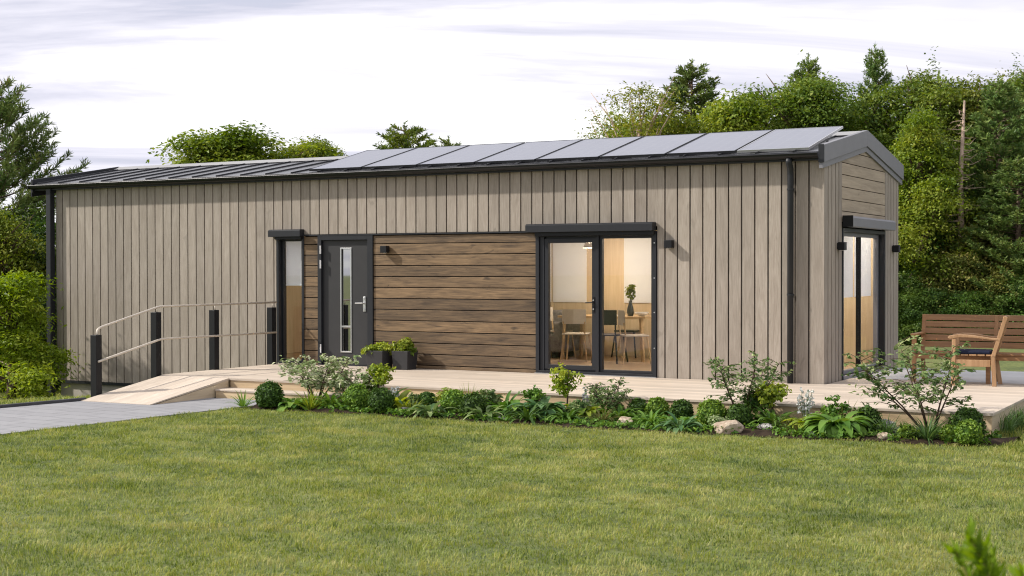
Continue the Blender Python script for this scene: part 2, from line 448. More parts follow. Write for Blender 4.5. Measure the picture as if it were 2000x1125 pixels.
def bed_front(x):   # front outline of the planting bed
    xs = [-6.55, -6.3, -5.6, -4.5, -3.3, -2.0, -.6, .6, 1.6, 2.4, 2.9, 3.0]; ys = [-3.9, -4.22, -4.2, -4.08, -4.12, -4.15, -4.12, -4.05, -3.88, -3.86, -3.7, -3.4]
    return np.interp(x, xs, ys) + .04 * np.sin(np.asarray(x) * 5.1) + .03 * np.sin(np.asarray(x) * 11.3)
xs = np.linspace(-6.5, 3.0, 120); V = []; F = []
for i, x in enumerate(xs):
    y0 = float(bed_front(x)); y1 = -2.9 if x > -3.2 else -3.24
    for k in range(9):
        tt = k / 8; yy = y0 + (y1 - y0) * tt
        V.append((x, yy, float(ground_z(x, yy)) + .004 + .045 * math.sin(math.pi * min(1, tt * 1.2 + .02)) * (.6 + .8 * float(vnoise(x * 5, yy * 5)))))
ii = np.arange(len(xs) * 9).reshape(-1, 9)
q = np.stack([ii[:-1, :-1], ii[1:, :-1], ii[1:, 1:], ii[:-1, 1:]], -1).reshape(-1, 4)
structure(np_mesh('flower_bed_soil', np.array(V), q, np.zeros(len(q)), 'soil', smooth=True))

# patio slab at the back right
structure(MB().box(.02, 6.5, 1.30, 3.75, -.4, -.006).build('patio_slab', 'slab', bevel=.01))

# ------------------------------------------------------------------ the house
W = 4.10; L0 = -14.29; ZB = -.46
house = thing('garden_house', 'long single storey timber clad house with solar panels on its low dark roof', 'house', (0, 0, 0))

WIN_N = (-9.21, -8.66, -.02, 2.10); WIN_B = (-4.36, -2.43, -.02, 2.10); DOOR = (-8.37, -7.29, -.02, 2.10); WIN_G = (.88, 3.23, -.02, 2.12)
# backing walls (with real openings), lined inside
front_holes = [WIN_N, WIN_B, DOOR]
bw = MB()
for (a, c, z0, z1) in cut(L0 + .02, -.02, ZB, 3.06, front_holes): bw.box(a, c, .046, .16, z0, z1, .5)
bw.build('front_wall_core', 'backing', house)
bw = MB()
for (a, c, z0, z1) in cut(L0 + .3, -.3, .03, 2.7, front_holes): bw.box(a, c, .163, .185, z0, z1, .5)
bw.build('front_wall_lining', 'iwhite', house)
BACKW = [(-6.05, -5.42, .98, 2.16), (-6.9, -6.12, .98, 2.16), (-4.66, -3.7, .98, 2.16)]
bw = MB()
for (a, c, z0, z1) in cut(L0 + .02, -.02, ZB, 3.06, BACKW): bw.box(a, c, W - .20, W - .002, z0, z1, .5)
bw.build('back_wall_core', 'backing', house)
bw = MB()
for (a, c, z0, z1) in cut(-10.5, -.3, .03, 2.7, BACKW):
    k = max(1, int((c - a) / .6))
    for i in range(k): bw.box(a + (c - a) * i / k + .002, a + (c - a) * (i + 1) / k - .002, W - .222, W - .202, z0, z1)
bw.build('back_wall_lining', 'iwood', house)
bw = MB()
for x0, x1 in ((-10.52, -10.5), ): bw.box(x0, x1, .186, W - .223, .03, 2.7, .5)
bw.build('partition_wall', 'iwood', house)
MB().box(L0 + .1, -.1, .19, W - .2, -.10, .028).build('floor_slab', 'ifloor', house)
MB().box(L0 + .1, -.1, .19, W - .2, 2.705, 2.76).build('inner_ceiling', 'iwhite', house)
# gable cores
def roof_z(y): return 3.115 + (3.515 - 3.115) * (1 - abs(y - W / 2) / (W / 2 + .12))
bw = MB()
for (a, c, z0, z1) in cut(.0, W, ZB, 3.02, [WIN_G]): bw.box(-.16, -.042, a + .001, c - .001, z0, z1, .5)
bw.prism([(0.001, 3.021), (W - .001, 3.021), (W / 2, 3.38)], 'x', -.16, -.042, .5)
bw.build('gable_wall_core', 'backing', house)
bw = MB()
bw.box(L0 + .024, L0 + .16, .165, W - .21, ZB, 3.02, .5)
bw.prism([(0.001, 3.021), (W - .001, 3.021), (W / 2, 3.38)], 'x', L0 + .024, L0 + .16, .5)
bw.build('gable_wall_core', 'backing', house)

# vertical front cladding: boards with open joints
GAP = .0098
ed = [L0 + .02, -14.114] + [-14.114 + .18611 * k for k in range(1, 63)]
ed[-1] = -2.575
ed += [-2.297] + [-2.297 + .18967 * k for k in range(1, 10)] + [-.40, -.21, -.001]
holes = [(-9.225, -8.66, -1, 2.16), (-8.66, -4.375, -1, 2.118), (-4.375, -2.415, -1, 2.16)]
cb = MB()
for a, c in zip(ed, ed[1:]):
    t = random.random()
    for (u0, u1, z0, z1) in cut(a + GAP, c - GAP, ZB + .0, 3.05, holes):
        cb.box(u0, u1, 0, .030, z0, z1, t)
cb.build('front_cladding', 'clad', house, bevel=.002)
# gable cladding
ge = [.003, .189, .363, .541, .701, .866]
ge2 = [3.245, 3.42, 3.60, 3.78, 3.95, W - .003]
for side, edges in enumerate((ge, ge2)):
    cb = MB()
    for a, c in zip(edges, edges[1:]):
        g = GAP + .004
        cb.prism([(a + g, ZB), (c - g, ZB), (c - g, roof_z(c) - .13), (a + g, roof_z(a) - .13)], 'x', -.024, 0, random.random())
    if side == 0: cb.box(-.0235, .001, -.0005, .0125, ZB, 2.95, .6)
    cb.build('gable_cladding', 'clad', house, bevel=.002)
# far (left) gable, plain boards
cb = MB()
for k in range(22):
    a = .003 + k * (W - .006) / 22; c = a + (W - .006) / 22
    cb.prism([(a + GAP, ZB), (c - GAP, ZB), (c - GAP, roof_z(c) - .13), (a + GAP, roof_z(a) - .13)], 'x', L0, L0 + .023)
cb.build('far_gable_cladding', 'clad', house)
# back cladding
cb = MB()
for (a, c, z0, z1) in cut(L0 + .02, -.02, ZB, 3.05, BACKW): cb.box(a, c, W, W + .02, z0, z1)
cb.build('back_cladding', 'clad', house)
# brown horizontal boards round the door
pb = MB()
for k in range(-1, 12):
    z0 = .0547 + .1726 * k; z1 = z0 + .1726
    z0 = max(z0, -.02); z1 = min(z1, 2.088)
    for (a, c) in ((-8.655, -8.375), (-7.285, -4.362)):
        if z1 - z0 > .02: pb.box(a, c, .004, .023, z0 + .0065, z1 - .0065)
pb.build('front_wood_panel', 'panel', house, bevel=.003)
MB().box(-8.658, -4.40, -.022, .02, 2.094, 2.114).build('panel_drip_edge', 'dark', house)
# horizontal boards in the gable
pb = MB()
zs = [2.2, 2.353, 2.5225, 2.692, 2.864, 3.0313, 3.2, 3.42]
for z0, z1 in zip(zs, zs[1:]):
    poly = []
    a, c = .868, 3.243
    def ylim(z):   # half-width of the gable opening at height z under the slope
        k = (roof_z(W / 2) - .15 - z) / ((3.515 - 3.115) / (W / 2 + .12)); return max(0., k)
    z0_, z1_ = z0 + .005, z1 - .005
    h0 = ylim(z0_); h1 = ylim(z1_)
    if h0 < .05: continue
    y0a, y0b = max(a, W / 2 - h0), min(c, W / 2 + h0)
    y1a, y1b = max(a, W / 2 - h1), min(c, W / 2 + h1)
    poly = [(y0a, z0_), (y0b, z0_)]
    if h0 > (c - a) / 2 > h1:
        zc = z0_ + (h0 - (c - W / 2)) * ((3.515 - 3.115) / (W / 2 + .12))
        poly.append((c, min(z1_, zc)))
        if h1 > .02: poly += [(y1b, z1_), (y1a, z1_)]
        else: poly.append((W / 2, roof_z(W / 2) - .15))
        poly.append((a, min(z1_, z0_ + (h0 - (W / 2 - a)) * ((3.515 - 3.115) / (W / 2 + .12)))))
    elif h1 > .02: poly += [(y1b, z1_), (y1a, z1_)]
    else: poly.append((W / 2, roof_z(W / 2) - .15))
    pb.prism(poly, 'x', -.022, -.003)
pb.build('gable_wood_panel', 'gpanel', house, bevel=.002)

# base trim and foundation
tb = MB()
tb.box(L0 - .005, -9.15, -.014, .02, ZB - .052, ZB - .002); tb.box(L0 - .005, L0 + .02, .0205, W, ZB - .052, ZB - .002)
tb.build('base_trim', 'dark', house)
fb = MB()
fb.box(L0 + .06, -.05, .05, W - .05, -1.2, ZB - .05)
fb.build('foundation', 'concrete', house)

# roof
rf = MB()
XR0, XR1 = -14.72, -.03
ye, yr, ze, zr = -.12, W / 2, 3.115, 3.515
for s in (0, 1):
    y0 = ye if s == 0 else W - ye
    poly = [(y0, ze), (yr, zr), (yr, zr - .07), (y0, ze - .07)]
    rf.prism(poly, 'x', XR0, XR1, .5)
    x = -14.62
    while x < XR1 - .1:
        rf.bar((x, y0 + (.004 if s == 0 else -.004), ze + .010), (x, yr, zr + .010), .020, .028, up=(0, 0, 1), t=.5)
        x += .527
roof = rf.build('roof', 'roof', house, bevel=.003)
MB().prism([(yr - .16, zr - .012), (yr, zr + .055), (yr + .16, zr - .012), (yr + .13, zr - .03), (yr, zr + .02), (yr - .13, zr - .03)], 'x', XR0 - .02, XR1 - .012).build('ridge_cap', 'ridgem', roof, bevel=.003)
sf = MB(); sf.box(XR0, XR1 - .01, -.10, -.001, 3.0, 3.045); sf.box(XR0, XR1 - .01, W + .021, W + .12, 3.0, 3.045)
sf.build('soffit', 'dark', house)
# bargeboards: tall upper fascia proud of a lower strip, both slopes
for nm, xa, xb in (('right', -.028, .045), ('left', XR0 - .05, XR0 - .002)):
    bb = MB()
    o_ = .05
    top_e, top_r = 3.20, 3.575
    def sl(y): return top_e + (top_r - top_e) * (1 - abs(y - yr) / (yr + .14))
    y0, y1 = -.14, W + .14
    bb.prism([(y0, sl(y0)), (yr, sl(yr)), (yr, sl(yr) - .235), (y0, sl(y0) - .235)], 'x', xa, xb, .5)
    bb.prism([(yr, sl(yr)), (y1, sl(y1)), (y1, sl(y1) - .235), (yr, sl(yr) - .235)], 'x', xa, xb, .5)
    bb.prism([(y0, sl(y0) - .237), (yr, sl(yr) - .237), (yr, sl(yr) - .315), (y0, sl(y0) - .315)], 'x', xa, xb - .022, .5)
    bb.prism([(yr, sl(yr) - .237), (y1, sl(y1) - .237), (y1, sl(y1) - .315), (yr, sl(yr) - .315)], 'x', xa, xb - .022, .5)
    bb.build('bargeboard', 'barge' if nm == 'right' else 'dark', house, bevel=.003)
MB().box(-.033, .040, -.162, -.141, 2.965, 3.205).build('bargeboard_end_cap', 'dark', house, bevel=.003)
# gutter: half-round trough along the front eave
gb = MB()
prof = []
for k in range(9):
    a = math.pi + math.pi * k / 8; prof.append((-.155 + .062 * math.cos(a), 3.085 + .062 * math.sin(a)))
for k in range(9):
    a = 2 * math.pi - math.pi * k / 8; prof.append((-.155 + .056 * math.cos(a), 3.085 + .056 * math.sin(a)))
gb.prism(prof, 'x', -14.76, -.032, .5)
gb.tube([(-14.76, -.217, 3.086), (-.032, -.217, 3.086)], .008, 8)
gb.box(-14.77, -14.757, -.219, -.091, 3.024, 3.09)
gutter = gb.build('gutter', 'gutter', house, smooth=False)
# downpipes
dp = MB()
dp.tube([(-.44, -.155, 3.03), (-.44, -.155, 2.98), (-.44, -.085, 2.90), (-.44, -.075, 2.8), (-.44, -.075, -.01)], .043, 14)
p_ = dp.build('downpipe', 'dark', house, smooth=True)
for z in (2.62, 1.2):
    cl = MB(); cl.tube([(-.44, -.075, z - .012), (-.44, -.075, z + .012)], .050, 14); cl.box(-.455, -.425, -.03, -.0, z - .012, z + .012)
    cl.build('pipe_clamp', 'dark', p_)
MB().box(-14.40, -14.285, -.13, -.02, -.85, 3.03).build('downpipe', 'dark', house, bevel=.012)

def ring(b, axis_rng, zr_, w, d0, d1, axis='x', t=.5):
    a, c = axis_rng; z0, z1 = zr_
    for (u0, u1, v0, v1) in ((a, a + w, z0, z1), (c - w, c, z0, z1), (a + w, c - w, z1 - w, z1), (a + w, c - w, z0, z0 + w)):
        if axis == 'x': b.box(u0, u1, d0, d1, v0, v1, t)
        else: b.box(d0, d1, u0, u1, v0, v1, t)
# --- front door
dr = MB()
x0, x1, z1 = -8.37, -7.29, 2.10
for (a, c, za, zb) in ((x0, x0 + .072, -.015, z1), (x1 - .105, x1, -.015, z1), (x0 + .072, x1 - .105, 2.022, z1)): dr.box(a, c, -.018, .15, za, zb, .5)
dr.box(x0 + .072, x1 - .105, -.004, .15, -.018, .008, .5)
door = MB()
lx0, lx1, lz0, lz1 = -8.292, -7.40, .014, 2.016
for (a, c, za, zb) in cut(lx0, lx1, lz0, lz1, [(-7.925, -7.755, .235, 1.872)]): door.box(a, c, .035, .085, za, zb, .5)
door_o = door.build('front_door', 'leaf_door', house)
ring(dr, (x0 + .05, x1 - .08), (.0, z1 - .05), .06, .088, .125)
dr.build('door_frame', 'dark', door_o, bevel=.003)
lf = MB()
for (a, c, za, zb) in cut(-7.95, -7.73, .21, 1.897, [(-7.928, -7.752, .232, 1.875)]): lf.box(a, c, .024, .034, za, zb, .5)
lf.box(-7.928, -7.752, .026, .036, .615, .64, .5)
lf.build('lite_frame', 'steel', door_o, bevel=.002)
MB().box(-7.926, -7.754, .055, .061, .234, 1.873).build('lite_glass', 'doorglass', door_o)
hd = MB()
hd.box(-7.505, -7.455, .022, .034, .875, 1.115, .5)
hd.tube([(-7.48, .022, 1.01), (-7.48, -.03, 1.01)], .011, 10); hd.tube([(-7.475, -.03, 1.01), (-7.62, -.032, 1.008)], .011, 10)
hd.tube([(-7.48, .022, 1.085), (-7.48, .012, 1.085)], .017, 12); hd.tube([(-7.48, .022, .91), (-7.48, .014, .91)], .015, 12)
hd.build('door_handle', 'steel', door_o, bevel=.002)
for z in (1.80, 1.565, .20):
    MB().tube([(-8.302, -.030, z), (-8.302, -.030, z + .135)], .012, 10).build('hinge', 'white', door_o)

# --- windows
# narrow
wn_ = MB(); ring(wn_, (-9.215, -8.655), (-.012, 2.09), .045, -.012, .20)
win = wn_.build('narrow_window', 'dark', house, bevel=.003)
b = MB(); ring(b, (-9.168, -8.702), (.036, 2.043), .030, .075, .125); b.build('window_frame', 'dark', win, bevel=.003)
MB().box(-9.137, -8.733, .092, .096, .067, 2.012).build('pane', 'glass', win)
MB().box(-9.14, -8.73, .150, .154, 1.30, 2.04).build('blind', 'blind', win)
MB().tube([(-9.14, .152, 1.29), (-8.73, .152, 1.29)], .012, 8).build('blind_bar', 'white', win)
# big terrace window with door
wb = MB(); ring(wb, (-4.366, -2.424), (-.012, 2.09), .058, -.016, .20)
win = wb.build('terrace_window', 'dark', house, bevel=.003)
b = MB(); b.box(-4.306, -4.235, .01, .14, .047, 2.03, .5); b.box(-3.385, -3.335, .0, .14, .047, 2.03, .5); b.box(-4.234, -3.386, .03, .14, .047, .066, .5)
b.box(-4.234, -3.386, .05, .14, 1.975, 2.03, .5); b.box(-4.236, -4.20, .087, .14, .06, 2.0, .5)
b.build('window_frame', 'dark', win, bevel=.003)
lf = MB(); ring(lf, (-4.233, -3.387), (.068, 2.0), .066, .018, .085)
leaf_o = lf.build('glazed_door', 'dark', win, bevel=.003)
MB().box(-4.166, -3.454, .05, .056, .135, 1.933).build('pane', 'glass', leaf_o)
h = MB(); h.box(-3.44, -3.405, .004, .018, .92, 1.14, .5); h.tube([(-3.422, .01, 1.06), (-3.422, -.035, 1.06), (-3.53, -.037, 1.058)], .009, 8)
h.build('handle', 'black', leaf_o)
for z in (.965, 1.095): MB().tube([(-3.422, .004, z), (-3.422, -.002, z)], .011, 10).build('lock_rosette', 'steel', leaf_o)
b = MB(); ring(b, (-3.334, -2.483), (.047, 2.03), .038, .03, .10); b.build('fixed_sash', 'dark', win, bevel=.003)
MB().box(-3.296, -2.521, .06, .066, .085, 1.992).build('pane', 'glass', win)
for z in (.42, .93, 1.42, 1.92): MB().tube([(-2.453, -.016, z), (-2.453, -.020, z)], .010, 8).build('frame_screw', 'steel', win)
MB().box(-4.37, -2.42, -.05, -.017, -.008, .010).build('sill', 'ridgem', win)
# gable sliding window
wg = MB(); ring(wg, (.872, 3.237), (-.012, 2.12), .05, -.17, .010, 'y')
win = wg.build('sliding_window', 'dark', house, bevel=.003)
b = MB(); ring(b, (.924, 3.185), (.04, 2.068), .055, -.155, -.085, 'y'); b.build('window_frame', 'barge', win, bevel=.003)
MB().box(-.150, -.08, 2.125, 2.158, .097, 2.012).build('mullion', 'black', win, bevel=.002)
MB().box(-.118, -.112, .98, 2.124, .096, 2.012).build('pane', 'glass2', win)
MB().box(-.132, -.126, 2.159, 3.129, .096, 2.012).build('pane', 'glass2', win)
MB().box(-.02, .03, .88, 3.23, -.005, .045).build('sill', 'barge', win, bevel=.004)
for (a, c) in ((.96, 2.10), (2.17, 3.10)):
    MB().box(-.185, -.181, a, c, 1.13, 2.03).build('blind', 'blind', win)
# back windows
for (a, c, z0, z1) in BACKW:
    wk = MB(); ring(wk, (a + .002, c - .002), (z0 + .002, z1 - .002), .05, W - .21, W + .01)
    wo = wk.build('back_window', 'white', house)
    MB().box(a + .05, c - .05, W - .10, W - .094, z0 + .05, z1 - .05).build('pane', 'glass', wo)
    MB().box(a - .02, c + .02, W - .240, W - .236, z0 - .02, z1 + .02).build('blind', 'blind', wo)

# --- roller shutter boxes
def shutter(name, pts):
    return
sh = MB(); sh.prism([(-.004, 2.205), (-.10, 2.205), (-.125, 2.185), (-.125, 2.085), (-.004, 2.085)], 'x', -9.30, -8.645); sh_o = sh.build('shutter_box', 'dark', house, bevel=.004)
MB().box(-9.20, -8.66, -.075, -.018, 2.045, 2.083).build('shutter_slat_end', 'black', sh_o)
sh = MB(); sh.prism([(-.004, 2.215), (-.12, 2.215), (-.145, 2.195), (-.145, 2.092), (-.004, 2.092)], 'x', -4.47, -2.43); sh_o = sh.build('shutter_box', 'dark', house, bevel=.004)
MB().box(-4.34, -2.44, -.085, -.020, 2.040, 2.090).build('shutter_slat_end', 'black', sh_o)
sh = MB(); sh.prism([(.862, 2.125), (3.28, 2.125), (3.28, 2.285), (.862, 2.285)], 'y', 0, 1) if False else None
sh = MB()
sh.add([(.012, .862, 2.135), (.155, .862, 2.135), (.155, .862, 2.255), (.13, .862, 2.285), (.012, .862, 2.285),
        (.012, 3.285, 2.135), (.155, 3.285, 2.135), (.155, 3.285, 2.255), (.13, 3.285, 2.285), (.012, 3.285, 2.285)],
       [(0, 1, 2, 3, 4), (9, 8, 7, 6, 5), (0, 5, 6, 1), (1, 6, 7, 2), (2, 7, 8, 3), (3, 8, 9, 4), (4, 9, 5, 0)], .5)
sh_o = sh.build('shutter_box', 'barge', house, bevel=.004)
MB().box(.010, .158, .852, .861, 2.13, 2.29).build('shutter_end_cap', 'black', sh_o)

# ------------------------------------------------------------------ wall lamps
def wall_lamp(loc, rz, label):
    t_ = thing('wall_lamp', label, 'wall lamp', loc, rz, 'black cube wall lamps on the house')
    MB().box(-.058, .058, -.108, -.014, -.055, .055).build('lamp_body', 'black', t_, bevel=.004)
    MB().box(-.045, .045, -.0138, -.0005, -.045, .045).build('wall_plate', 'black', t_)
    MB().tube([(0, -.06, -.056), (0, -.06, -.0595)], .032, 14).build('lamp_lens', 'white', t_)
wall_lamp((-7.03, .002, 1.865), 0, 'black cube wall lamp on the brown boards right of the front door')
wall_lamp((-2.21, 0, 1.90), 0, 'black cube wall lamp on vertical cladding right of the terrace window')
wall_lamp((.0, .66, 1.86), math.pi / 2, 'black cube wall lamp on the gable, left of the sliding window')
wall_lamp((.0, 3.72, 1.86), math.pi / 2, 'black cube wall lamp on the gable, right of the sliding window')

# ------------------------------------------------------------------ solar panels
ya, za, yb, zb = .00, 3.178, 1.66, 3.610
_sl = math.atan2(zb - za, yb - ya); _len = math.hypot(zb - za, yb - ya)
names8 = ['leftmost tilted solar panel, at the end of the row where bare roof begins', 'second tilted solar panel from the left end of the roof row', 'third tilted solar panel from the left end of the roof row',
          'fourth tilted solar panel from the left end of the roof row', 'fourth tilted solar panel from the gable end of the roof row', 'third tilted solar panel from the gable end of the roof row',
          'second tilted solar panel from the gable end of the roof row', 'rightmost tilted solar panel, above the downpipe next to the gable']
for k in range(8):
    xa = -8.545 + 1.0455 * k
    t_ = thing('solar_panel', names8[k], 'solar panel', (xa, ya, za), 0, 'solar panels in a row on the roof')
    t_.rotation_euler = (_sl, 0, 0)
    w_ = 1.014
    fr = MB()
    for (a, c, u, v) in ((0, .014, 0, _len), (w_ - .014, w_, 0, _len), (.014, w_ - .014, 0, .014), (.014, w_ - .014, _len - .014, _len)): fr.box(a, c, u, v, -.03, .004, .5)
    fr.build('panel_frame', 'steel' if k == 7 else 'dark', t_)
    MB().box(.0145, w_ - .0145, .0145, _len - .0145, -.02, .0005, .5).build('panel_glass', 'solar', t_)
    # triangular stands under the panel (in panel coordinates)
    def loc_(y, z):
        d = Vector((0, y - ya, z - za)); return (d.y * math.cos(_sl) + d.z * math.sin(_sl), -d.y * math.sin(_sl) + d.z * math.cos(_sl))
    def rz_(y): return ze + (zr - ze) * (y - ye) / (yr - ye)
    st = MB()
    for x in (.22, w_ - .22):
        p1 = loc_(ya + .02, rz_(ya + .02) + .01); p2 = loc_(yb - .05, rz_(yb - .05) + .01)
        st.bar((x, p1[0], p1[1]), (x, p2[0], p2[1]), .03, .02); st.bar((x, p2[0] - .01, p2[1]), (x, _len - .06, -.035), .03, .02)
        st.box(x - .03, x + .03, -.012, .05, -.05, -.031)
    st.build('panel_stand', 'black', t_)

# ------------------------------------------------------------------ deck, step, ramp, handrail
DX1 = 2.68; DY = -2.88
deck = thing('timber_deck', 'pale larch timber deck along the front and right end of the house', 'deck', (0, 0, 0))
b = MB()
y = DY - .02; k = 0
while y < -.02:
    y2 = min(y + .142, -.012)
    cuts = [-9.12] + sorted(random.uniform(-8, 1.8) for _ in range(3)) + [DX1 + .02]
    for a, c in zip(cuts, cuts[1:]): b.box(a + .001, c - .001, y + .0025, y2 - .0025, -.03, 0)
    y += .142
y = -.010
while y < 1.29:
    y2 = min(y + .142, 1.296)
    cuts = [.035, random.uniform(.9, 1.7), DX1 + .02]
    for a, c in zip(cuts, cuts[1:]): b.box(a + .001, c - .001, y + .0025, y2 - .0025, -.03, 0)
    y += .142
b.build('deck_board', 'deck', deck, bevel=.002)
b = MB()
for (z0, z1) in ((-.182, -.032), (-.34, -.186)):
    xs_ = [-7.78, -5.1, -2.2, .6, DX1]
    for a, c in zip(xs_, xs_[1:]): b.box(a + .001, c - .001, DY, DY + .03, z0, z1)
b.box(-9.1, -7.785, DY + .04, DY + .06, -.34, -.032)
b.build('front_fascia', 'fascia', deck, bevel=.002)
b = MB()
for (z0, z1) in ((-.182, -.032), (-.34, -.186)): b.box(DX1 - .03, DX1, DY + .032, 1.29, z0, z1)
b.build('side_fascia', 'fasciay', deck, bevel=.002)
MB().box(-9.10, -9.07, DY, -.02, -.36, -.032).build('side_fascia', 'fasciay', deck, bevel=.002)
b = MB(); b.box(-9.0, 2.6, DY + .07, -.05, -.32, -.10, .5); b.box(.05, 2.6, -.05, 1.28, -.32, -.10, .5)
b.build('deck_core', 'backing', deck)
st = MB()
st.box(-7.775, -3.25, -3.215, -3.05, -.158, -.132); st.box(-7.775, -3.25, -3.045, DY - .002, -.158, -.132)
step = st.build('step_tread', 'deck', deck, bevel=.003)
MB().box(-7.775, -3.27, -3.20, -3.175, -.34, -.16).build('step_riser', 'fascia', step, bevel=.002)

ramp = thing('access_ramp', 'sloping pale timber ramp from the grey path up to the deck', 'ramp', (0, 0, 0))
b = MB()
RX0, RX1, RY0, RY1 = -9.05, -7.79, -2.905, -4.50
nb = 9
for k in range(nb):
    a = RX0 + (RX1 - RX0) * k / nb; c = RX0 + (RX1 - RX0) * (k + 1) / nb
    b.add([(a + .001, RY0, 0), (c - .001, RY0, 0), (c - .001, RY1, -.243), (a + .001, RY1, -.243), (a + .001, RY0, -.03), (c - .001, RY0, -.03), (c - .001, RY1, -.256), (a + .001, RY1, -.256)],
          [(0, 1, 2, 3), (7, 6, 5, 4), (0, 4, 5, 1), (1, 5, 6, 2), (2, 6, 7, 3), (3, 7, 4, 0)])
b.build('ramp_board', 'ramp', ramp)
for x in (RX0 + .004, RX1 - .034):
    b = MB(); b.add([(x + d, y, z) for d in (0, .03) for (y, z) in ((RY0, -.032), (RY1 + .12, -.25), (RY0, -.25))], [(0, 1, 2), (5, 4, 3), (0, 3, 4, 1), (1, 4, 5, 2), (2, 5, 3, 0)])
    b.build('side_cheek', 'fasciay', ramp)

hr = thing('handrail', 'black post handrail with two beige rails along ramp and deck end', 'handrail', (-9.13, 0, 0))
for (y, z0, z1) in ((-4.13, -.32, .64), (-2.94, -.30, .925), (-1.66, -.30, .925), (-.25, -.30, .93)):
    MB().box(-.055, .055, y - .055, y + .055, z0, z1).build('post', 'black', hr, bevel=.004)
rb = MB(); rr = .016
rb.tube([(.02, -4.13, .62), (.02, -4.13, .68), (.02, -4.115, .715), (.02, -4.075, .738), (.02, -4.03, .752), (.02, -2.93, .998), (.02, -2.86, 1.006), (.02, -.15, 1.012)], rr, 10)
for y in (-2.94, -1.66, -.25): rb.tube([(.02, y, .92), (.02, y, 1.0)], .008, 8)
rb.build('top_rail', 'rail', hr, smooth=True)
MB().tube([(.072, -4.16, .27), (.072, -2.93, .525), (.072, -2.86, .53), (.072, -.22, .52)], rr, 10).build('middle_rail', 'rail', hr, smooth=True)

# ------------------------------------------------------------------ furniture
bench = thing('garden_bench', 'brown slatted wooden garden bench on the patio behind the armchair', 'bench', (.93, 1.02, 0), 0)
BL = 2.2
b = MB()
for k in range(4): b.box(.02, BL - .02, -.02 + k * .115, -.02 + k * .115 + .10, .385, .41)
b.build('seat', 'teak', bench, bevel=.004)
b = MB()
for k in range(5):
    z = .455 + k * .093; y = .50 + (z - .4) * .22
    b.add([(x, y + d, z + s_) for x in (.0, BL) for (d, s_) in ((0, 0), (.022, .0), (.022 + .017, .08), (.017, .08))], [(0, 1, 2, 3), (7, 6, 5, 4), (0, 4, 5, 1), (1, 5, 6, 2), (2, 6, 7, 3), (3, 7, 4, 0)])
b.build('backrest', 'teak', bench, bevel=.004)
b = MB(); b.box(.03, BL - .03, -.005, .02, .32, .383); b.box(.03, BL - .03, .46, .485, .32, .383); b.build('seat_rail', 'teak', bench, bevel=.003)
for x in (.0, .98, BL - .055):
    fl_ = MB(); fl_.box(x, x + .055, -.03, .03, 0, .63 if x != .98 else .384); fl_.build('leg', 'teak', bench, bevel=.004)
    bl = MB(); bl.bar((x + .0275, .60, 0), (x + .0275, .525, .40), .05, .06, (0, 1, 0)); bl.bar((x + .0275, .525, .40), (x + .0275, .625, .90), .05, .045, (0, 1, 0)); bl.build('leg', 'teak', bench, bevel=.004)
    if x != .98:
        MB().box(x - .01, x + .065, -.06, .56, .632, .662).build('armrest', 'teak', bench, bevel=.008)

# armchair, seen from its side, facing left
ch = thing('garden_armchair', 'light wooden garden armchair standing in front of the slatted bench', 'chair', (2.06, .67, 0), math.atan2(-.10, -.99))
# local +x = forward (towards the front legs), local -y = far side
D_, Wc = .50, .46
for yy in (0., -Wc):
    fl_ = MB(); fl_.bar((D_, yy, 0), (D_ - .01, yy, .625), .05, .05, (1, 0, 0)); fl_.build('leg', 'teak2', ch, bevel=.004)
    bl = MB(); bl.bar((-.02 if yy == 0 else -.06, yy, 0), (0, yy, .40), .05, .055, (1, 0, 0)); bl.bar((0, yy, .385), (-.16, yy, .92), .05, .05, (1, 0, 0)); bl.build('leg', 'teak2', ch, bevel=.004)
    a_ = MB()
    prof = [(-.09, .615), (.05, .625), (.25, .655), (.42, .665), (.55, .645), (.57, .615), (.54, .60), (.42, .625), (.25, .622), (-.09, .585)]
    a_.prism([(p[0], p[1] + .015) for p in prof], 'y', yy - .03, yy + .03); a_.build('armrest', 'teak2', ch, bevel=.006)
    MB().box(.03, D_ - .03, yy - .015, yy + .015, .255, .345).build('seat_rail', 'teak2', ch, bevel=.004)
b = MB()
for k in range(5): b.box(.0 + k * .105, .09 + k * .105, -Wc + .028, -.028, .395, .415)
b.build('seat', 'teak2', ch, bevel=.003)
b = MB()
for k in range(5):
    z = .46 + k * .095; x = -(z - .385) * .16 / .535
    b.box(x - .012, x + .012, -Wc + .026, -.026, z, z + .078)
b.build('backrest', 'teak2', ch, bevel=.003)
MB().box(.0, .02, -Wc + .03, -.03, .27, .34).build('seat_rail', 'teak2', ch)

MAT['navy'] = plain('navy_cushion_fabric', (.018, .022, .045), .9, 0, .15, .2, 25.)
cu = MB().box(.03, .47, -.43, -.03, 0, .05).build('seat_cushion', 'navy', None, bevel=.02)
cu.location = (2.06, .67, .417); cu.rotation_euler = (0, 0, math.atan2(-.10, -.99)); tag(cu, 'flat dark navy cushion lying on the light wooden armchair', 'cushion')

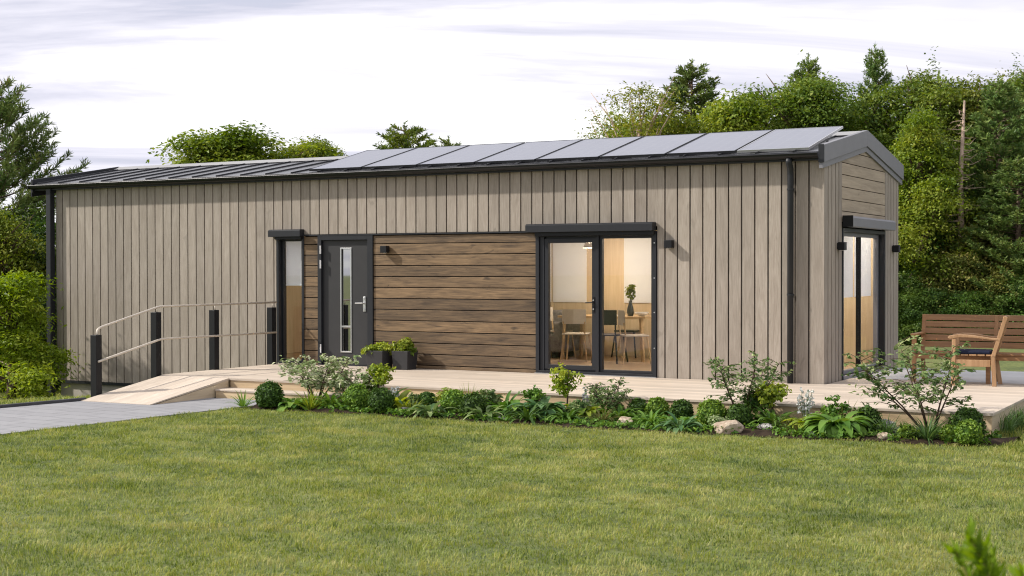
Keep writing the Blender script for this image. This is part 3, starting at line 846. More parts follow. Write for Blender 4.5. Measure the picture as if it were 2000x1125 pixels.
# planters by the door
def planter(label, loc, w, h):
    b = MB(); wt_, wb_ = w / 2, w / 2 * .86
    def ringv(s, z): return [(-s, -s, z), (s, -s, z), (s, s, z), (-s, s, z)]
    vs = ringv(wb_, 0) + ringv(wt_, h) + ringv(wt_ - .02, h) + ringv(wt_ - .03, h - .05)
    fs = [(3, 2, 1, 0)] + [(a, (a + 1) % 4, 4 + (a + 1) % 4, 4 + a) for a in range(4)] + [(4 + a, 4 + (a + 1) % 4, 8 + (a + 1) % 4, 8 + a) for a in range(4)] + [(8 + a, 8 + (a + 1) % 4, 12 + (a + 1) % 4, 12 + a) for a in range(4)] + [(12, 13, 14, 15)]
    b.add(vs, fs, .5)
    o = b.build('planter', 'pot', None, bevel=.006); o.location = loc
    return tag(o, label, 'planter', 'dark planters beside the front door')
planter('dark tapered planter nearest the front door, holding the lower plant', (-6.94, -.34, 0), .325, .29)
planter('dark tapered planter standing right of and behind the other by the door', (-6.54, -.24, 0), .30, .29)

# ------------------------------------------------------------------ inside the house
tb = thing('dining_table', 'oak dining table seen through the terrace window', 'table', (-4.55, 3.05, .03))
MB().box(-.80, .80, -.42, .42, .70, .735).build('tabletop', 'tablew', tb, bevel=.004)
for sx in (-1, 1):
    for sy in (-1, 1): MB().bar((sx * .74, sy * .36, 0), (sx * .70, sy * .34, .70), .05, .05).build('leg', 'tablew', tb)
def dining_chair(loc, rz, label, sm='seatw', lm='tablew'):
    c = thing('dining_chair', label, 'chair', loc, rz, 'dining chairs around the table inside')
    s = MB(); s.prism([(-.21, -.2), (.21, -.2), (.19, .2), (-.19, .2)], 'z', .44, .465); s.build('seat', sm, c, bevel=.01)
    k = MB(); k.add([(x, -.21 - .03 * z_ - .04 * (1 - abs(x) / .2) + e_, .50 + z_) for e_ in (0, .015) for z_ in (.12, .36) for x in (-.2, -.1, 0, .1, .2)],
                    [(0, 1, 6, 5), (1, 2, 7, 6), (2, 3, 8, 7), (3, 4, 9, 8), (10, 15, 16, 11), (11, 16, 17, 12), (12, 17, 18, 13), (13, 18, 19, 14), (5, 6, 16, 15), (6, 7, 17, 16), (7, 8, 18, 17), (8, 9, 19, 18), (0, 10, 11, 1), (1, 11, 12, 2), (2, 12, 13, 3), (3, 13, 14, 4)])
    k.build('backrest', sm, c)
    for sx in (-1, 1):
        MB().tube([(sx * .22, .22, 0), (sx * .17, .17, .44)], .014, 8).build('leg', lm, c)
        MB().tube([(sx * .22, -.24, 0), (sx * .17, -.18, .45), (sx * .18, -.215, .66)], .014, 8).build('leg', lm, c)
dining_chair((-4.85, 2.35, .03), .25, 'pale dining chair in front of the table, behind the glazed door')
dining_chair((-3.75, 2.2, .03), -.9, 'pale dining chair turned sideways by the right edge of the terrace window')
dining_chair((-4.2, 2.25, .03), .05, 'black dining chair seen just right of the glazed door upright, at the table', 'black', 'black')
dining_chair((-4.55, 3.75, .03), 3.2, 'black dining chair on the far side of the dining table', 'black', 'black')
dining_chair((-5.55, 3.05, .03), -1.57, 'pale dining chair at the far left end of the dining table')
sofa = thing('sofa', 'grey fabric sofa behind the mullion of the terrace window', 'sofa', (-6.35, 3.2, .03))
MB().box(-.9, .9, -.40, .45, .10, .42).build('seat', 'sofa', sofa, bevel=.04)
MB().box(-.9, .9, .28, .50, .425, .80).build('backrest', 'sofa', sofa, bevel=.05)
for s in (-1, 1): MB().box(s * .9 - .08, s * .9 + .08, -.40, .50, .10, .62).build('armrest', 'sofa', sofa, bevel=.04)
for s in (-1, 1): MB().box(s * .8 - .03, s * .8 + .03, -.33, .4, 0, .098).build('leg', 'black', sofa)
vase = MB()
prof = [(.045, 0), (.062, .05), (.05, .14), (.026, .21), (.03, .26), (.024, .26), (.02, .21)]
for i in range(len(prof) - 1): pass
def lathe(prof, n=16):
    b = MB(); vs = []; fs = []
    for (r, z) in prof:
        for k in range(n): vs.append((r * math.cos(2 * math.pi * k / n), r * math.sin(2 * math.pi * k / n), z))
    for i in range(len(prof) - 1):
        for k in range(n): fs.append((i * n + k, i * n + (k + 1) % n, (i + 1) * n + (k + 1) % n, (i + 1) * n + k))
    fs.append(tuple(range(n))[::-1]); b.add(vs, fs, .5); return b
v_o = lathe(prof).build('vase', 'ceramic', None, smooth=True); v_o.location = (-4.15, 2.95, .767); tag(v_o, 'dark vase holding a green sprig on the dining table', 'vase')
bowl = lathe([(.03, 0), (.09, .03), (.12, .07), (.115, .07), (.08, .035)]).build('bowl', 'paperw', None, smooth=True); bowl.location = (-3.9, 2.85, .767); tag(bowl, 'white bowl beside the dark vase on the dining table', 'bowl')
bk = MB().box(-.14, .14, -.10, .10, 0, .018).build('book', 'paperw', None, bevel=.003); bk.location = (-4.45, 2.85, .767); bk.rotation_euler = (0, 0, .3); tag(bk, 'white book lying left of the dark vase on the table', 'book')
pl = thing('pendant_lamp', 'pendant lamp on a thin black cord above the dining table', 'lamp', (-4.75, 2.75, 2.70))
MB().tube([(0, 0, 0), (0, 0, -.62)], .006, 6).build('cord', 'black', pl)
lathe([(.02, -.60), (.12, -.70), (.16, -.80), (.155, -.80), (.11, -.70)]).build('lamp_shade', 'iwhite', pl, smooth=True)
Mb = Mat('warm_bulb'); Mb.t.links.new(Mb.n('ShaderNodeEmission', {'Color': (1, .72, .42, 1), 'Strength': 12.}).outputs[0], Mb.out.inputs[0]); MAT['bulb'] = Mb.m
lathe([(.01, -.80), (.04, -.77), (.045, -.73), (.02, -.69)]).build('bulb', 'bulb', pl, smooth=True)
ld = bpy.data.lights.new('pendant_light', 'POINT'); ld.energy = 46; ld.color = (1, .82, .60); ld.shadow_soft_size = .12
lo = bpy.data.objects.new('pendant_light', ld); lo.location = (0, 0, -.86); lo.parent = pl; COL.objects.link(lo)
for lbl, x, y, en in (('added unseen fill lamp under the ceiling, by the sliding gable window', -1.0, 2.6, 105), ('added unseen fill lamp under the ceiling, in the hall behind the front door', -8.0, 1.9, 14)):  # unseen glowing discs and point lights, added to brighten gable end and hall
    cl_t = thing('added_fill_lamp', lbl, 'lamp', (x, y, 2.70))
    lathe([(.02, -.045), (.15, -.04), (.17, 0), (.02, 0)]).build('lamp_shade', 'bulb', cl_t, smooth=True)
    l2 = bpy.data.lights.new('added_fill_light', 'POINT'); l2.energy = en; l2.color = (1, .92, .80); l2.shadow_soft_size = .15
    o2 = bpy.data.objects.new('added_fill_light', l2); o2.location = (0, 0, -.22); o2.parent = cl_t; COL.objects.link(o2)
# ------------------------------------------------------------------ plants: materials
MAT['lf_bright'] = leafmat('bright_green_leaves', [(0.073, 0.117, 0.012), (0.139, 0.200, 0.022), (0.221, 0.268, 0.034), (0.312, 0.330, 0.054)], .30, .5, .05)
MAT['lf_mid'] = leafmat('mid_green_leaves', [(0.046, 0.094, 0.016), (0.106, 0.169, 0.025), (0.179, 0.242, 0.038), (0.274, 0.310, 0.063)], .28, .5, .12)
MAT['lf_dark'] = leafmat('dark_green_leaves', [(0.023, 0.055, 0.012), (0.050, 0.107, 0.017), (0.092, 0.162, 0.026), (0.144, 0.212, 0.043)], .22, .5, .06)
MAT['lf_olive'] = leafmat('olive_leaves', [(0.064, 0.077, 0.016), (0.129, 0.144, 0.029), (0.212, 0.206, 0.048), (0.276, 0.239, 0.072)], .25, .55, .05)
MAT['lf_lime'] = leafmat('lime_green_leaves', [(0.072, 0.132, 0.012), (0.144, 0.240, 0.018), (0.240, 0.348, 0.034), (0.336, 0.420, 0.060)], .38, .5, .04)
MAT['lf_pine'] = leafmat('pine_needles', [(0.062, 0.120, 0.031), (0.122, 0.197, 0.049), (0.211, 0.275, 0.071), (0.340, 0.284, 0.113)], .15, .5, .04)
MAT['box_dk'] = leafmat('dark_boxwood_leaves', [(0.023, 0.056, 0.010), (0.055, 0.116, 0.018), (0.104, 0.186, 0.029)], .18, .55, .03, .22)
MAT['box_lt'] = leafmat('light_boxwood_leaves', [(0.066, 0.147, 0.019), (0.144, 0.254, 0.030), (0.309, 0.430, 0.068)], .22, .55, .03, .22)
MAT['lf_cream'] = leafmat('cream_edged_leaves', [(.06, .12, .03), (.20, .28, .10), (.46, .50, .31), (.66, .66, .48)], .25, .5, .0)
MAT['lf_sage'] = leafmat('sage_green_leaves', [(0.047, 0.103, 0.028), (0.100, 0.169, 0.052), (0.185, 0.254, 0.093), (0.396, 0.460, 0.206)], .25, .5, .0)
MAT['lf_blue'] = leafmat('blue_green_leaves', [(0.037, 0.110, 0.038), (0.085, 0.173, 0.062), (0.150, 0.236, 0.096)], .2, .55, .0, .22)
MAT['lf_yel'] = leafmat('yellow_green_leaves', [(0.106, 0.175, 0.015), (0.225, 0.300, 0.027), (0.400, 0.450, 0.062)], .3, .45, .0)
MAT['lf_hosta'] = leafmat('green_leaf_blades', [(0.044, 0.120, 0.018), (0.104, 0.212, 0.030), (0.190, 0.304, 0.051)], .25, .55, .0, .22)
MAT['lf_brown'] = leafmat('bronze_leaf_blades', [(0.056, 0.063, 0.017), (0.119, 0.126, 0.035), (0.210, 0.182, 0.070)], .25, .5, .0)

# ------------------------------------------------------------------ plants: builders (all in local space, base at the origin)
def crown_mesh(name, mat, parent, clumps, twigs, per, sigma, L, W, seed, up=.45, core=.30, tone=.16, loose=.10, sprig=0., flat=.62, nrm=.55):
    rg = np.random.default_rng(seed)
    C = np.array([c[:3] for c in clumps]); Rr = np.array([c[3:6] for c in clumps])
    w = (Rr[:, 0] * Rr[:, 2]); w = w / w.sum()
    ci = rg.choice(len(C), twigs, p=w)
    d = unit(rg.normal(size=(twigs, 3))); u = rg.random(twigs)[:, None] ** core
    tw = C[ci] + d * Rr[ci] * u * (1 + loose * rg.normal(size=(twigs, 1)))
    if sprig:
        k_ = rg.random(twigs) < .06; sv = np.zeros((twigs, 3)); sv[k_] = (d[k_] * .7 + np.array([0, 0, .55])) * (.3 + rg.random((k_.sum(), 1))) * sprig
    else: sv = np.zeros((twigs, 3))
    ctone = rg.normal(size=len(C)) * tone; ttone = rg.normal(size=twigs) * .14
    P = np.repeat(tw, per, 0) + rg.normal(size=(twigs * per, 3)) * sigma * np.array([1, 1, flat])
    if sprig:
        isv = np.repeat(k_, per); P[isv] = np.repeat(tw, per, 0)[isv] + rg.normal(size=(isv.sum(), 3)) * sigma * .35
        P += np.repeat(sv, per, 0) * rg.random((len(P), 1))
    D = np.repeat(d, per, 0)
    if flat < .5: P[:, 2] -= np.repeat(.35 * sigma, len(P)) * ((P[:, :2] - np.repeat(tw[:, :2], per, 0)) ** 2).sum(1) / sigma ** 2 * .5
    N = unit(D * nrm + rg.normal(size=P.shape) * .50 + np.array([0, 0, up]))
    U = unit(D * .7 + rg.normal(size=P.shape) * .6 + np.array([0, 0, -.15]))
    n = len(P)
    t = np.clip(.46 + ctone[np.repeat(ci, per)] + np.repeat(ttone, per) + rg.normal(size=n) * .13, 0, 1)
    V, Q = leaf_arrays(P, N, L * rg.uniform(.7, 1.3, n), W * rg.uniform(.7, 1.3, n), rg, U)
    return np_mesh(name, V, Q, t, mat, parent)

def trunk_mesh(parent, H, r, clumps, seed, mat='bark', lean=0.):
    rg = random.Random(seed); b = MB()
    pts = []; rads = []
    for i in range(7):
        f_ = i / 6; pts.append((lean * f_ + .06 * H * .1 * math.sin(3 * f_ + seed), .05 * H * .1 * math.cos(2.3 * f_ + seed), H * f_ - .1)); rads.append(r * (1 - .8 * f_) + .008)
    if mat == 'palebark': rads = [q * .55 for q in rads]; r = r * .4
    b.tube(pts, rads, 8)
    for c in clumps:
        zc = c[2]; f0 = min(.85, max(.15, (zc - .35 * math.hypot(c[0], c[1])) / H * rg.uniform(.65, .95)))
        base = Vector(pts[0]).lerp(Vector(pts[-1]), f0); tip = Vector(c[:3])
        mid = base.lerp(tip, .5) + Vector((rg.uniform(-.1, .1), rg.uniform(-.1, .1), rg.uniform(-.05, .2)))
        b.tube([base, mid, tip], [r * (1 - f0) * .5 + .01, r * .2 + .006, .006], 5)
    return b.build('trunk', mat, parent, smooth=True)

def blob_clumps(seed, H, R, z0, n, rmin, rmax, taper=.6):
    rg = np.random.default_rng(seed); out = []
    for i in range(n):
        f_ = (i + .5) / n
        z = z0 + (H - z0) * (f_ ** .85)
        prof = math.sin(math.pi * min(1, .12 + .88 * (1 - f_) ** taper)) if True else 1
        prof = (1 - max(0, f_ - .35) / .65 * .80) * (.75 + .25 * min(1, f_ / .2))
        a = i * 2.39996 + rg.uniform(-.5, .5); rr = R * prof * rg.uniform(.25, 1.08)
        r = rg.uniform(rmin, rmax) * (1.0 - .35 * f_)
        out.append((rr * math.cos(a), rr * math.sin(a), min(z, H - r * .6), r, r * rg.uniform(.85, 1.15), r * rg.uniform(.6, .85)))
    for j in range(5):      # leading shoots that break the outline
        a = rg.uniform(0, 6.28); rr = R * rg.uniform(.05, .75); zt = H * rg.uniform(.92, 1.07) - rr * .30
        for q_ in range(3): out.append((rr * math.cos(a), rr * math.sin(a), zt - q_ * H * .055, rmin * (.20 + .12 * q_), rmin * (.20 + .12 * q_), rmin * .42))
    return out

def deciduous(name, label, cat, mat, H, R, z0, n, seed, twigs=1500, per=13, L=.125, W=.075, rmin=.55, rmax=.95, sigma=.13, bark='bark', group=None, leafk=.66):
    t_ = thing(name, label, cat, (0, 0, 0), 0, group)
    cl_ = blob_clumps(seed, H, R, z0, int(n * 1.2), rmin * .60, rmax * .84)
    trunk_mesh(t_, H * .86, .045 + H * .016, cl_, seed, bark)
    crown_mesh('crown', mat, t_, cl_, int(twigs * .62), int(per * 4.2), sigma * 1.75, L * leafk, W * leafk * .92, seed + 100, up=.75, loose=.13, sprig=.06 * H, core=.36, tone=.20, flat=.26, nrm=.35)
    return t_

def conifer(name, label, cat, mat, H, R, seed, z0=.4, whorl=.30, nb=7, curve=.35, droop=0., needle=.13, nw=.022, dens=55, bark='bark', shoots=True, expo=.85):
    t_ = thing(name, label, cat)
    rg = np.random.default_rng(seed)
    b = MB(); b.tube([(0, 0, -.15), (.02, .01, H * .5), (0, 0, H)], [.05 + H * .014, .03 + H * .007, .012], 8)
    paths = []
    z = z0
    while z < H - .15:
        f_ = (z - z0) / (H - z0); Lb = R * (1 - f_) ** expo + .12
        for k in range(nb):
            a = rg.uniform(0, 2 * math.pi); Lk = Lb * rg.uniform(.7, 1.12); dx, dy = math.cos(a), math.sin(a)
            zz = z + rg.uniform(-.1, .1); pts = []
            for s_ in np.linspace(0, 1, 6):
                pts.append(np.array([dx * Lk * s_, dy * Lk * s_, zz + Lk * (curve * s_ ** 2 + .12 * s_ - droop * s_ * (1 - .6 * s_))]))
            pts = np.array(pts); b.tube([tuple(p) for p in pts], [.018, .015, .012, .010, .007, .004], 4)
            paths.append(pts[2 if Lk > .6 else 1:])
            if shoots:
                m = int(Lk / .17)
                for j in range(1, m):
                    s_ = .25 + .75 * j / m; p0 = np.array([np.interp(s_, np.linspace(0, 1, 6), pts[:, i]) for i in range(3)])
                    side = 1 if j % 2 else -1; ls = rg.uniform(.18, .42) * (1.15 - .5 * s_) * min(1, Lk)
                    dd = unit(np.array([dx * .6 - dy * side * .65, dy * .6 + dx * side * .65, .25 + curve * 1.3 - droop * .6]))
                    p1 = p0 + dd * ls * .55; p2 = p1 + unit(dd + np.array([0, 0, curve * 1.5])) * ls * .45
                    paths.append(np.array([p0, p1, p2]))
        z += whorl * (1 - .4 * f_)
    paths.append(np.array([[0, 0, H - .5], [0, 0, H + .1]]))
    b.build('trunk', bark, t_, smooth=True)
    P = []; D = []; T = []
    for p in paths:
        seg = np.linalg.norm(np.diff(p, axis=0), axis=1); n = max(3, int(seg.sum() * dens)); cum = np.concatenate([[0], np.cumsum(seg)])
        s_ = rg.random(n) * cum[-1]
        pos = np.stack([np.interp(s_, cum, p[:, i]) for i in range(3)], 1)
        k = np.clip(np.searchsorted(cum, s_) - 1, 0, len(seg) - 1); dr = unit(np.diff(p, axis=0))[k]
        rad = unit(rg.normal(size=(n, 3))); dirn = unit(dr * .75 + rad * .75 + np.array([0, 0, .1]))
        P.append(pos + dirn * needle * .45); D.append(dirn); T.append(np.full(n, .40 + rg.normal() * .14) + rg.normal(size=n) * .12)
    P = np.concatenate(P); D = np.concatenate(D); T = np.clip(np.concatenate(T), 0, 1)
    N = unit(np.cross(D, rg.normal(size=P.shape)))
    V, Q = leaf_arrays(P, N, needle * rg.uniform(.8, 1.25, len(P)), nw, rg, D)
    np_mesh('foliage', V, Q, T, mat, t_)
    return t_

def place(t_, x, y, s=1., sz=None, rz=0., z=None):
    t_.location = (x, y, float(ground_z(x, y)) if z is None else z); t_.scale = (s, s, sz or s); t_.rotation_euler = (0, 0, rz); return t_
def copy_thing(src, label=None, group=None):
    r = src.copy(); COL.objects.link(r)
    if label: r['label'] = label
    if group: r['group'] = group
    for chd in list(src.children):
        c = chd.copy(); COL.objects.link(c); c.parent = r
        for g2 in chd.children:
            d = g2.copy(); COL.objects.link(d); d.parent = c
    return r

# ------------------------------------------------------------------ trees
LEFT = 'evergreens and shrubs left of the house'; WOOD = 'trees of the wood behind the house'
pine = conifer('pine_tree', 'tall pine with upturned reddish shoots at the left edge, left of the roof', 'tree', 'lf_pine', 6.4, 2.95, 11, z0=.4, whorl=.30, nb=9, curve=.42, needle=.16, nw=.026, dens=60, expo=.75)
place(pine, -19.3, 2.9, 1.0, 1.02)
dec_dark = deciduous('evergreen_shrub', 'large dark evergreen shrub under the tall pine at the left edge', 'shrub', 'lf_dark', 3.6, 1.5, .15, 22, 21, 1300, 13, .11, .065, .5, .8, .12)
place(dec_dark, -18.3, 2.4, 1.05, 1.0)
t2 = place(copy_thing(dec_dark, 'dark evergreen shrub directly behind the left downpipe of the house'), -16.95, 2.0, .92, .82, 2.1)
t3 = place(copy_thing(dec_dark, 'low dark shrub behind the lime green maple, left of the foundation'), -15.9, 1.0, .62, .52, 4.0)
t3b = place(copy_thing(dec_dark, 'dark rounded shrub low at the left edge behind the maple'), -17.6, .2, .8, .6, 1.0)
lime = deciduous('leafy_shrub', 'mid green leafy shrub between the dark evergreens at the left edge', 'shrub', 'lf_bright', 3.5, 1.1, .3, 16, 31, 800, 13, .11, .065, .4, .7, .12)
place(lime, -16.9, .9, .92, 1.0)
maple = deciduous('small_maple', 'lime green feathery maple in front of the left corner of the house', 'tree', 'lf_lime', 2.3, 1.05, .12, 13, 43, 560, 11, .10, .040, .36, .62, .08, leafk=.85)
place(maple, -14.05, -1.25, 1.05, 1.0, .6)
def dead_twig(lbl, loc, pts, mat='palebark'):
    b = MB(); b.tube(pts, [.022, .016, .010, .005][:len(pts)], 6); o = b.build('fallen_branch', mat, None, smooth=True); o.location = loc; tag(o, lbl, 'branch')
dead_twig('pale bare branch lying in the shrubs left of the downpipe', (-15.6, -.1, -.25), [(-.5, 0, -.25), (-.1, .05, .08), (.3, 0, .0), (.7, .05, .05)])

decA = deciduous('broadleaf_tree', 'broad bright green tree rising behind the bare left half of the roof', 'tree', 'lf_bright', 5.9, 2.1, .8, 30, 51, 1700, 13, .14, .085, .6, .95, .14, group=WOOD)
place(decA, -19.0, 10.3, 1.55, 1.02)
copyA = lambda lbl, x, y, s, sz, r: place(copy_thing(decA, lbl), x, y, s, sz, r)
copyA('smaller bright tree behind the left half of the roof, right of the broad one', -17.4, 11.9, .95, .98, 2.)
decB = deciduous('broadleaf_tree', 'dark green treetop just showing over the roof left of the solar panels', 'tree', 'lf_mid', 6.4, 1.8, .3, 34, 61, 1900, 13, .14, .085, .6, .95, .14, group=WOOD)
place(decB, -20.1, 15.3, .6, .93)
copyB = lambda lbl, x, y, s, sz, r: place(copy_thing(decB, lbl), x, y, s, sz, r)
copyB('small dark treetop over the roof where the solar panels begin', -20.6, 17.4, .55, .92, 1.)
fir = conifer('fir_tree', 'dense dark fir rising behind the left solar panels', 'tree', 'lf_mid', 6.6, 2.1, 71, z0=.2, whorl=.25, nb=9, curve=.32, needle=.13, nw=.035, dens=60, expo=.62)
fir['group'] = WOOD
place(fir, -17.6, 16.7, 1.3, 1.0)
place(copy_thing(fir, 'smaller pointed fir right of the dense one behind the solar panels'), -17.0, 18.2, .85, .95, 1.3)

# right-hand wood
airy = deciduous('birch_tree', 'thin twiggy pale green tree at the left end of the wood on the right', 'tree', 'lf_bright', 6.6, 2.0, .4, 34, 81, 620, 10, .11, .06, .5, .85, .15, 'palebark', WOOD)
place(airy, -9.9, 16.3, 1.3, 1.10)
spruce = conifer('spruce_tree', 'dark pointed spruce standing clear above the other trees right of the birch', 'tree', 'lf_pine', 8.1, 1.95, 91, z0=.6, whorl=.27, nb=9, curve=.38, droop=.10, needle=.13, nw=.038, dens=75, expo=.72)
spruce['group'] = WOOD
place(spruce, -10.1, 20.7, 1.45, 1.03)
place(copy_thing(spruce, 'spruce tip poking out behind the highest rounded tree above the gable'), -8.0, 25.4, 1.1, 1.10, 1.)
place(copy_thing(spruce, 'slender sparse spruce above the right slope of the gable roof'), -5.1, 22.4, .75, 1.06, 2.)
decC = deciduous('broadleaf_tree', 'tall rounded mid green tree above the gable end of the roof', 'tree', 'lf_mid', 7.3, 2.4, .3, 40, 101, 2300, 13, .145, .088, .7, 1.05, .15, group=WOOD)
place(decC, -6.5, 20.5, 1.2, 1.05)
for lbl, x, y, s_, z_, r_ in (('dark young spruce at the right edge of the picture behind the bench', -.05, 15.6, .85, .52, .4), ('dark spruce rising behind the armchair, right of the dead pine', -.75, 17.2, .95, .78, 1.9), ('tall dark spruce at the far right edge of the wood', .25, 19.5, 1.0, .98, 3.1), ('dark spruce between the gable corner and the dead pine', -2.75, 17.6, .8, .74, 4.0)):
    place(copy_thing(spruce, lbl), x, y, s_, z_, r_)
copyC = lambda lbl, x, y, s, sz, r: place(copy_thing(decC, lbl), x, y, s, sz, r)
decD = deciduous('broadleaf_tree', 'bright green tree beside the right edge of the gable', 'tree', 'lf_bright', 5.3, 1.7, .2, 32, 111, 1800, 13, .13, .08, .5, .8, .13, group=WOOD)
place(decD, -2.35, 15.9, .95, 1.0)
copyD = lambda lbl, x, y, s, sz, r: place(copy_thing(decD, lbl), x, y, s, sz, r)
copyA('light green tree between the spruce and the tall rounded tree', -7.9, 18.6, 1.2, 1.20, 1.4)
copyD('yellow green treetop over the middle solar panels, in front of the spruce', -9.0, 17.3, 1.2, 1.14, 3.)
copyB('mid green tree between the birch and the spruce', -10.9, 18.6, 1.2, 1.03, .7)
copyB('dark tree filling the wood right of the tall rounded tree', -5.6, 22.9, 1.3, 1.10, 2.2)
copyC('tall tree behind the bright tree beside the gable', -3.7, 22.0, 1.1, 1.06, 1.0)
far = 'one of the tall overlapping trees at the right edge of the wood'
copyB('tall airy tree behind the bare dead pine trunk', -2.2, 21.8, 1.25, 1.12, 3.3)
copyC('tallest tree at the right edge of the picture', -1.0, 23.0, 1.1, 1.03, 4.0)
copyA('broad tree half cut off by the right edge of the picture', .8, 22.5, 1.0, 1.05, 5.0)
copyB('mid green tree at mid height behind the bench, right of the dead pine', -.35, 18.0, 1.0, .74, 4.4)
copyD('green tree just right of the dead pine trunk', -1.0, 17.8, .85, .83, 2.0)
copyD('green tree right behind the bare trunk at mid height', -2.0, 18.3, .9, .92, 5.0)
copyC('large dark tree low in the wood between gable and dead pine', -3.3, 18.6, .8, .66, 2.0)
shr = deciduous('woodland_shrub', 'dark bush at the foot of the wood beside the gable corner', 'shrub', 'lf_dark', 2.3, 1.35, .05, 22, 121, 1150, 13, .11, .065, .42, .7, .11, group='shrubs at the foot of the wood')
place(shr, -2.55, 14.6, .75, .75)
oli = deciduous('woodland_shrub', 'olive brown bush behind the left half of the bench', 'shrub', 'lf_olive', 2.3, 1.45, .05, 22, 131, 1150, 13, .11, .065, .42, .7, .11, group='shrubs at the foot of the wood')
place(oli, -1.5, 15.3, .95, .9)
for src, lbl, x, y, s, sz, r in [
    (shr, 'taller dark bush between the bright tree and the olive bushes', -2.1, 16.6, 1.0, 1.45, 1.2), (shr, 'dark bush behind the top slat of the bench', -1.75, 14.3, .7, .55, 2.4),
    (oli, 'tall olive bush under the dead pine trunk', -.9, 16.4, 1.1, 1.25, 2.0), (oli, 'olive bush behind the armchair backrest', -.25, 15.4, .95, .72, 3.1),
    (shr, 'dark green bush right of the armchair at the edge of the wood', .35, 15.0, .85, .66, 4.0), (oli, 'olive bush at the right edge of the picture behind the bench', .3, 16.6, 1.1, 1.05, 5.2),
    (shr, 'dark bush low behind the middle of the bench', -.9, 14.4, .7, .5, 5.6)]:
    place(copy_thing(src, lbl), x, y, s, sz, r)
for k, (x, y, s) in enumerate([(1.5, 16.2, 1.0), (2.8, 16.8, 1.1), (4.2, 16.4, 1.0)]):
    place(copy_thing(oli if k % 2 else shr, 'bush beyond the right edge of the picture'), x, y, s, s, k * 1.7)
for k, (x, y) in enumerate([(2.4, 21.), (4.3, 20.2)]):
    place(copy_thing(decC if k else decB, 'tree of the wood beyond the right edge of the picture'), x, y, .95, .9, k + 2.)

dp_ = thing('dead_pine', 'bare dead pine trunk with pale broken branches in the wood on the right', 'tree', (-1.42, 16.1, 0))
b = MB(); b.tube([(0, 0, -.1), (.02, 0, 2.0), (-.02, 0, 4.0), (.06, .02, 6.3)], [.085, .078, .058, .020], 10); b.build('trunk', 'palebark', dp_, smooth=True)
b = MB(); rg_ = random.Random(5)
for k in range(70):
    z = 1.8 + 4.2 * k / 70 + rg_.uniform(-.05, .05); a = rg_.uniform(0, 6.28); l_ = rg_.uniform(.2, .75) * (1.1 - .1 * z)
    p1 = (math.cos(a) * l_ * .6, math.sin(a) * l_ * .6, z + .05 * rg_.uniform(-1, 1)); p2 = (math.cos(a + .2) * l_, math.sin(a + .2) * l_, z + rg_.uniform(-.12, .16))
    b.tube([(0, 0, z), p1, p2], [.016, .010, .004], 5)
b.build('bare_branches', 'palebark', dp_); dp_.scale = (1.1, 1.1, .88)
sn = thing('bare_tree', 'leafless grey tree with fine spread branches above the solar panels', 'tree', (-8.3, 16.6, 0))
b = MB(); b.tube([(0, 0, -.2), (0, 0, 2.5), (.05, 0, 5.2)], [.06, .045, .012], 8); b.build('trunk', 'palebark', sn, smooth=True)
b = MB()
for k in range(26):
    z = 3.0 + 1.9 * k / 26; a = rg_.uniform(0, 6.28); l_ = rg_.uniform(.5, 1.3)
    p1 = (math.cos(a) * l_ * .5, math.sin(a) * l_ * .5, z + .12); p2 = (math.cos(a + .15) * l_, math.sin(a + .15) * l_, z + rg_.uniform(.0, .3))
    b.tube([(0, 0, z), p1, p2], [.014, .009, .003], 5)
b.build('bare_branches', 'palebark', sn)

# foreground shrub at the lower right
fg = conifer('cypress_shrub', 'soft green cypress shrub close to the camera in the lower right corner', 'shrub', 'lf_lime', .80, .42, 141, z0=.05, whorl=.045, nb=11, curve=.9, needle=.055, nw=.017, dens=330, expo=.55, bark='lf_mid')
place(fg, 5.13, -14.92, .95, 1.13)

# ------------------------------------------------------------------ planting bed
BED = 'low plants in the bed in front of the deck'
def gz(x, y): return float(ground_z(x, y)) + .02

def strips(name, mat, parent, specs, seed, segs=8, cup=.18):
    """leaf blades: spec = (base xyz, azimuth, elevation at base, length, width, bend, tint, profile)"""
    V = []; Q = []; T = []
    for (p0, az, el, ln, wd, bend, tn, prof) in specs:
        p = np.array(p0, float); a = el; b0 = len(V)
        for i in range(segs + 1):
            s_ = i / segs
            w_ = wd * {'hosta': (.10 if s_ < .30 else max(.03, math.sin(math.pi * min(1., .12 + .88 * (s_ - .30) / .70)) ** .7)), 'blade': (1 - s_) ** .7 * (.7 + .3 * min(1, s_ * 4)) + .02, 'lance': math.sin(math.pi * (.08 + .92 * s_)) + .02}[prof]
            d = np.array([math.cos(az) * math.cos(a), math.sin(az) * math.cos(a), math.sin(a)]); sd = np.array([-math.sin(az), math.cos(az), 0]); up = np.cross(d, sd) * -1
            V += [p + sd * w_ / 2 + np.array([0, 0, 1]) * w_ * cup, p, p - sd * w_ / 2 + np.array([0, 0, 1]) * w_ * cup]
            p = p + d * ln / segs; a -= bend / segs
        for i in range(segs):
            r0 = b0 + i * 3; r1 = r0 + 3
            Q += [(r0, r0 + 1, r1 + 1, r1), (r0 + 1, r0 + 2, r1 + 2, r1 + 1)]; T += [tn, min(1, tn + .06)]
    return np_mesh(name, np.array(V), np.array(Q), np.array(T), mat, parent, smooth=True)

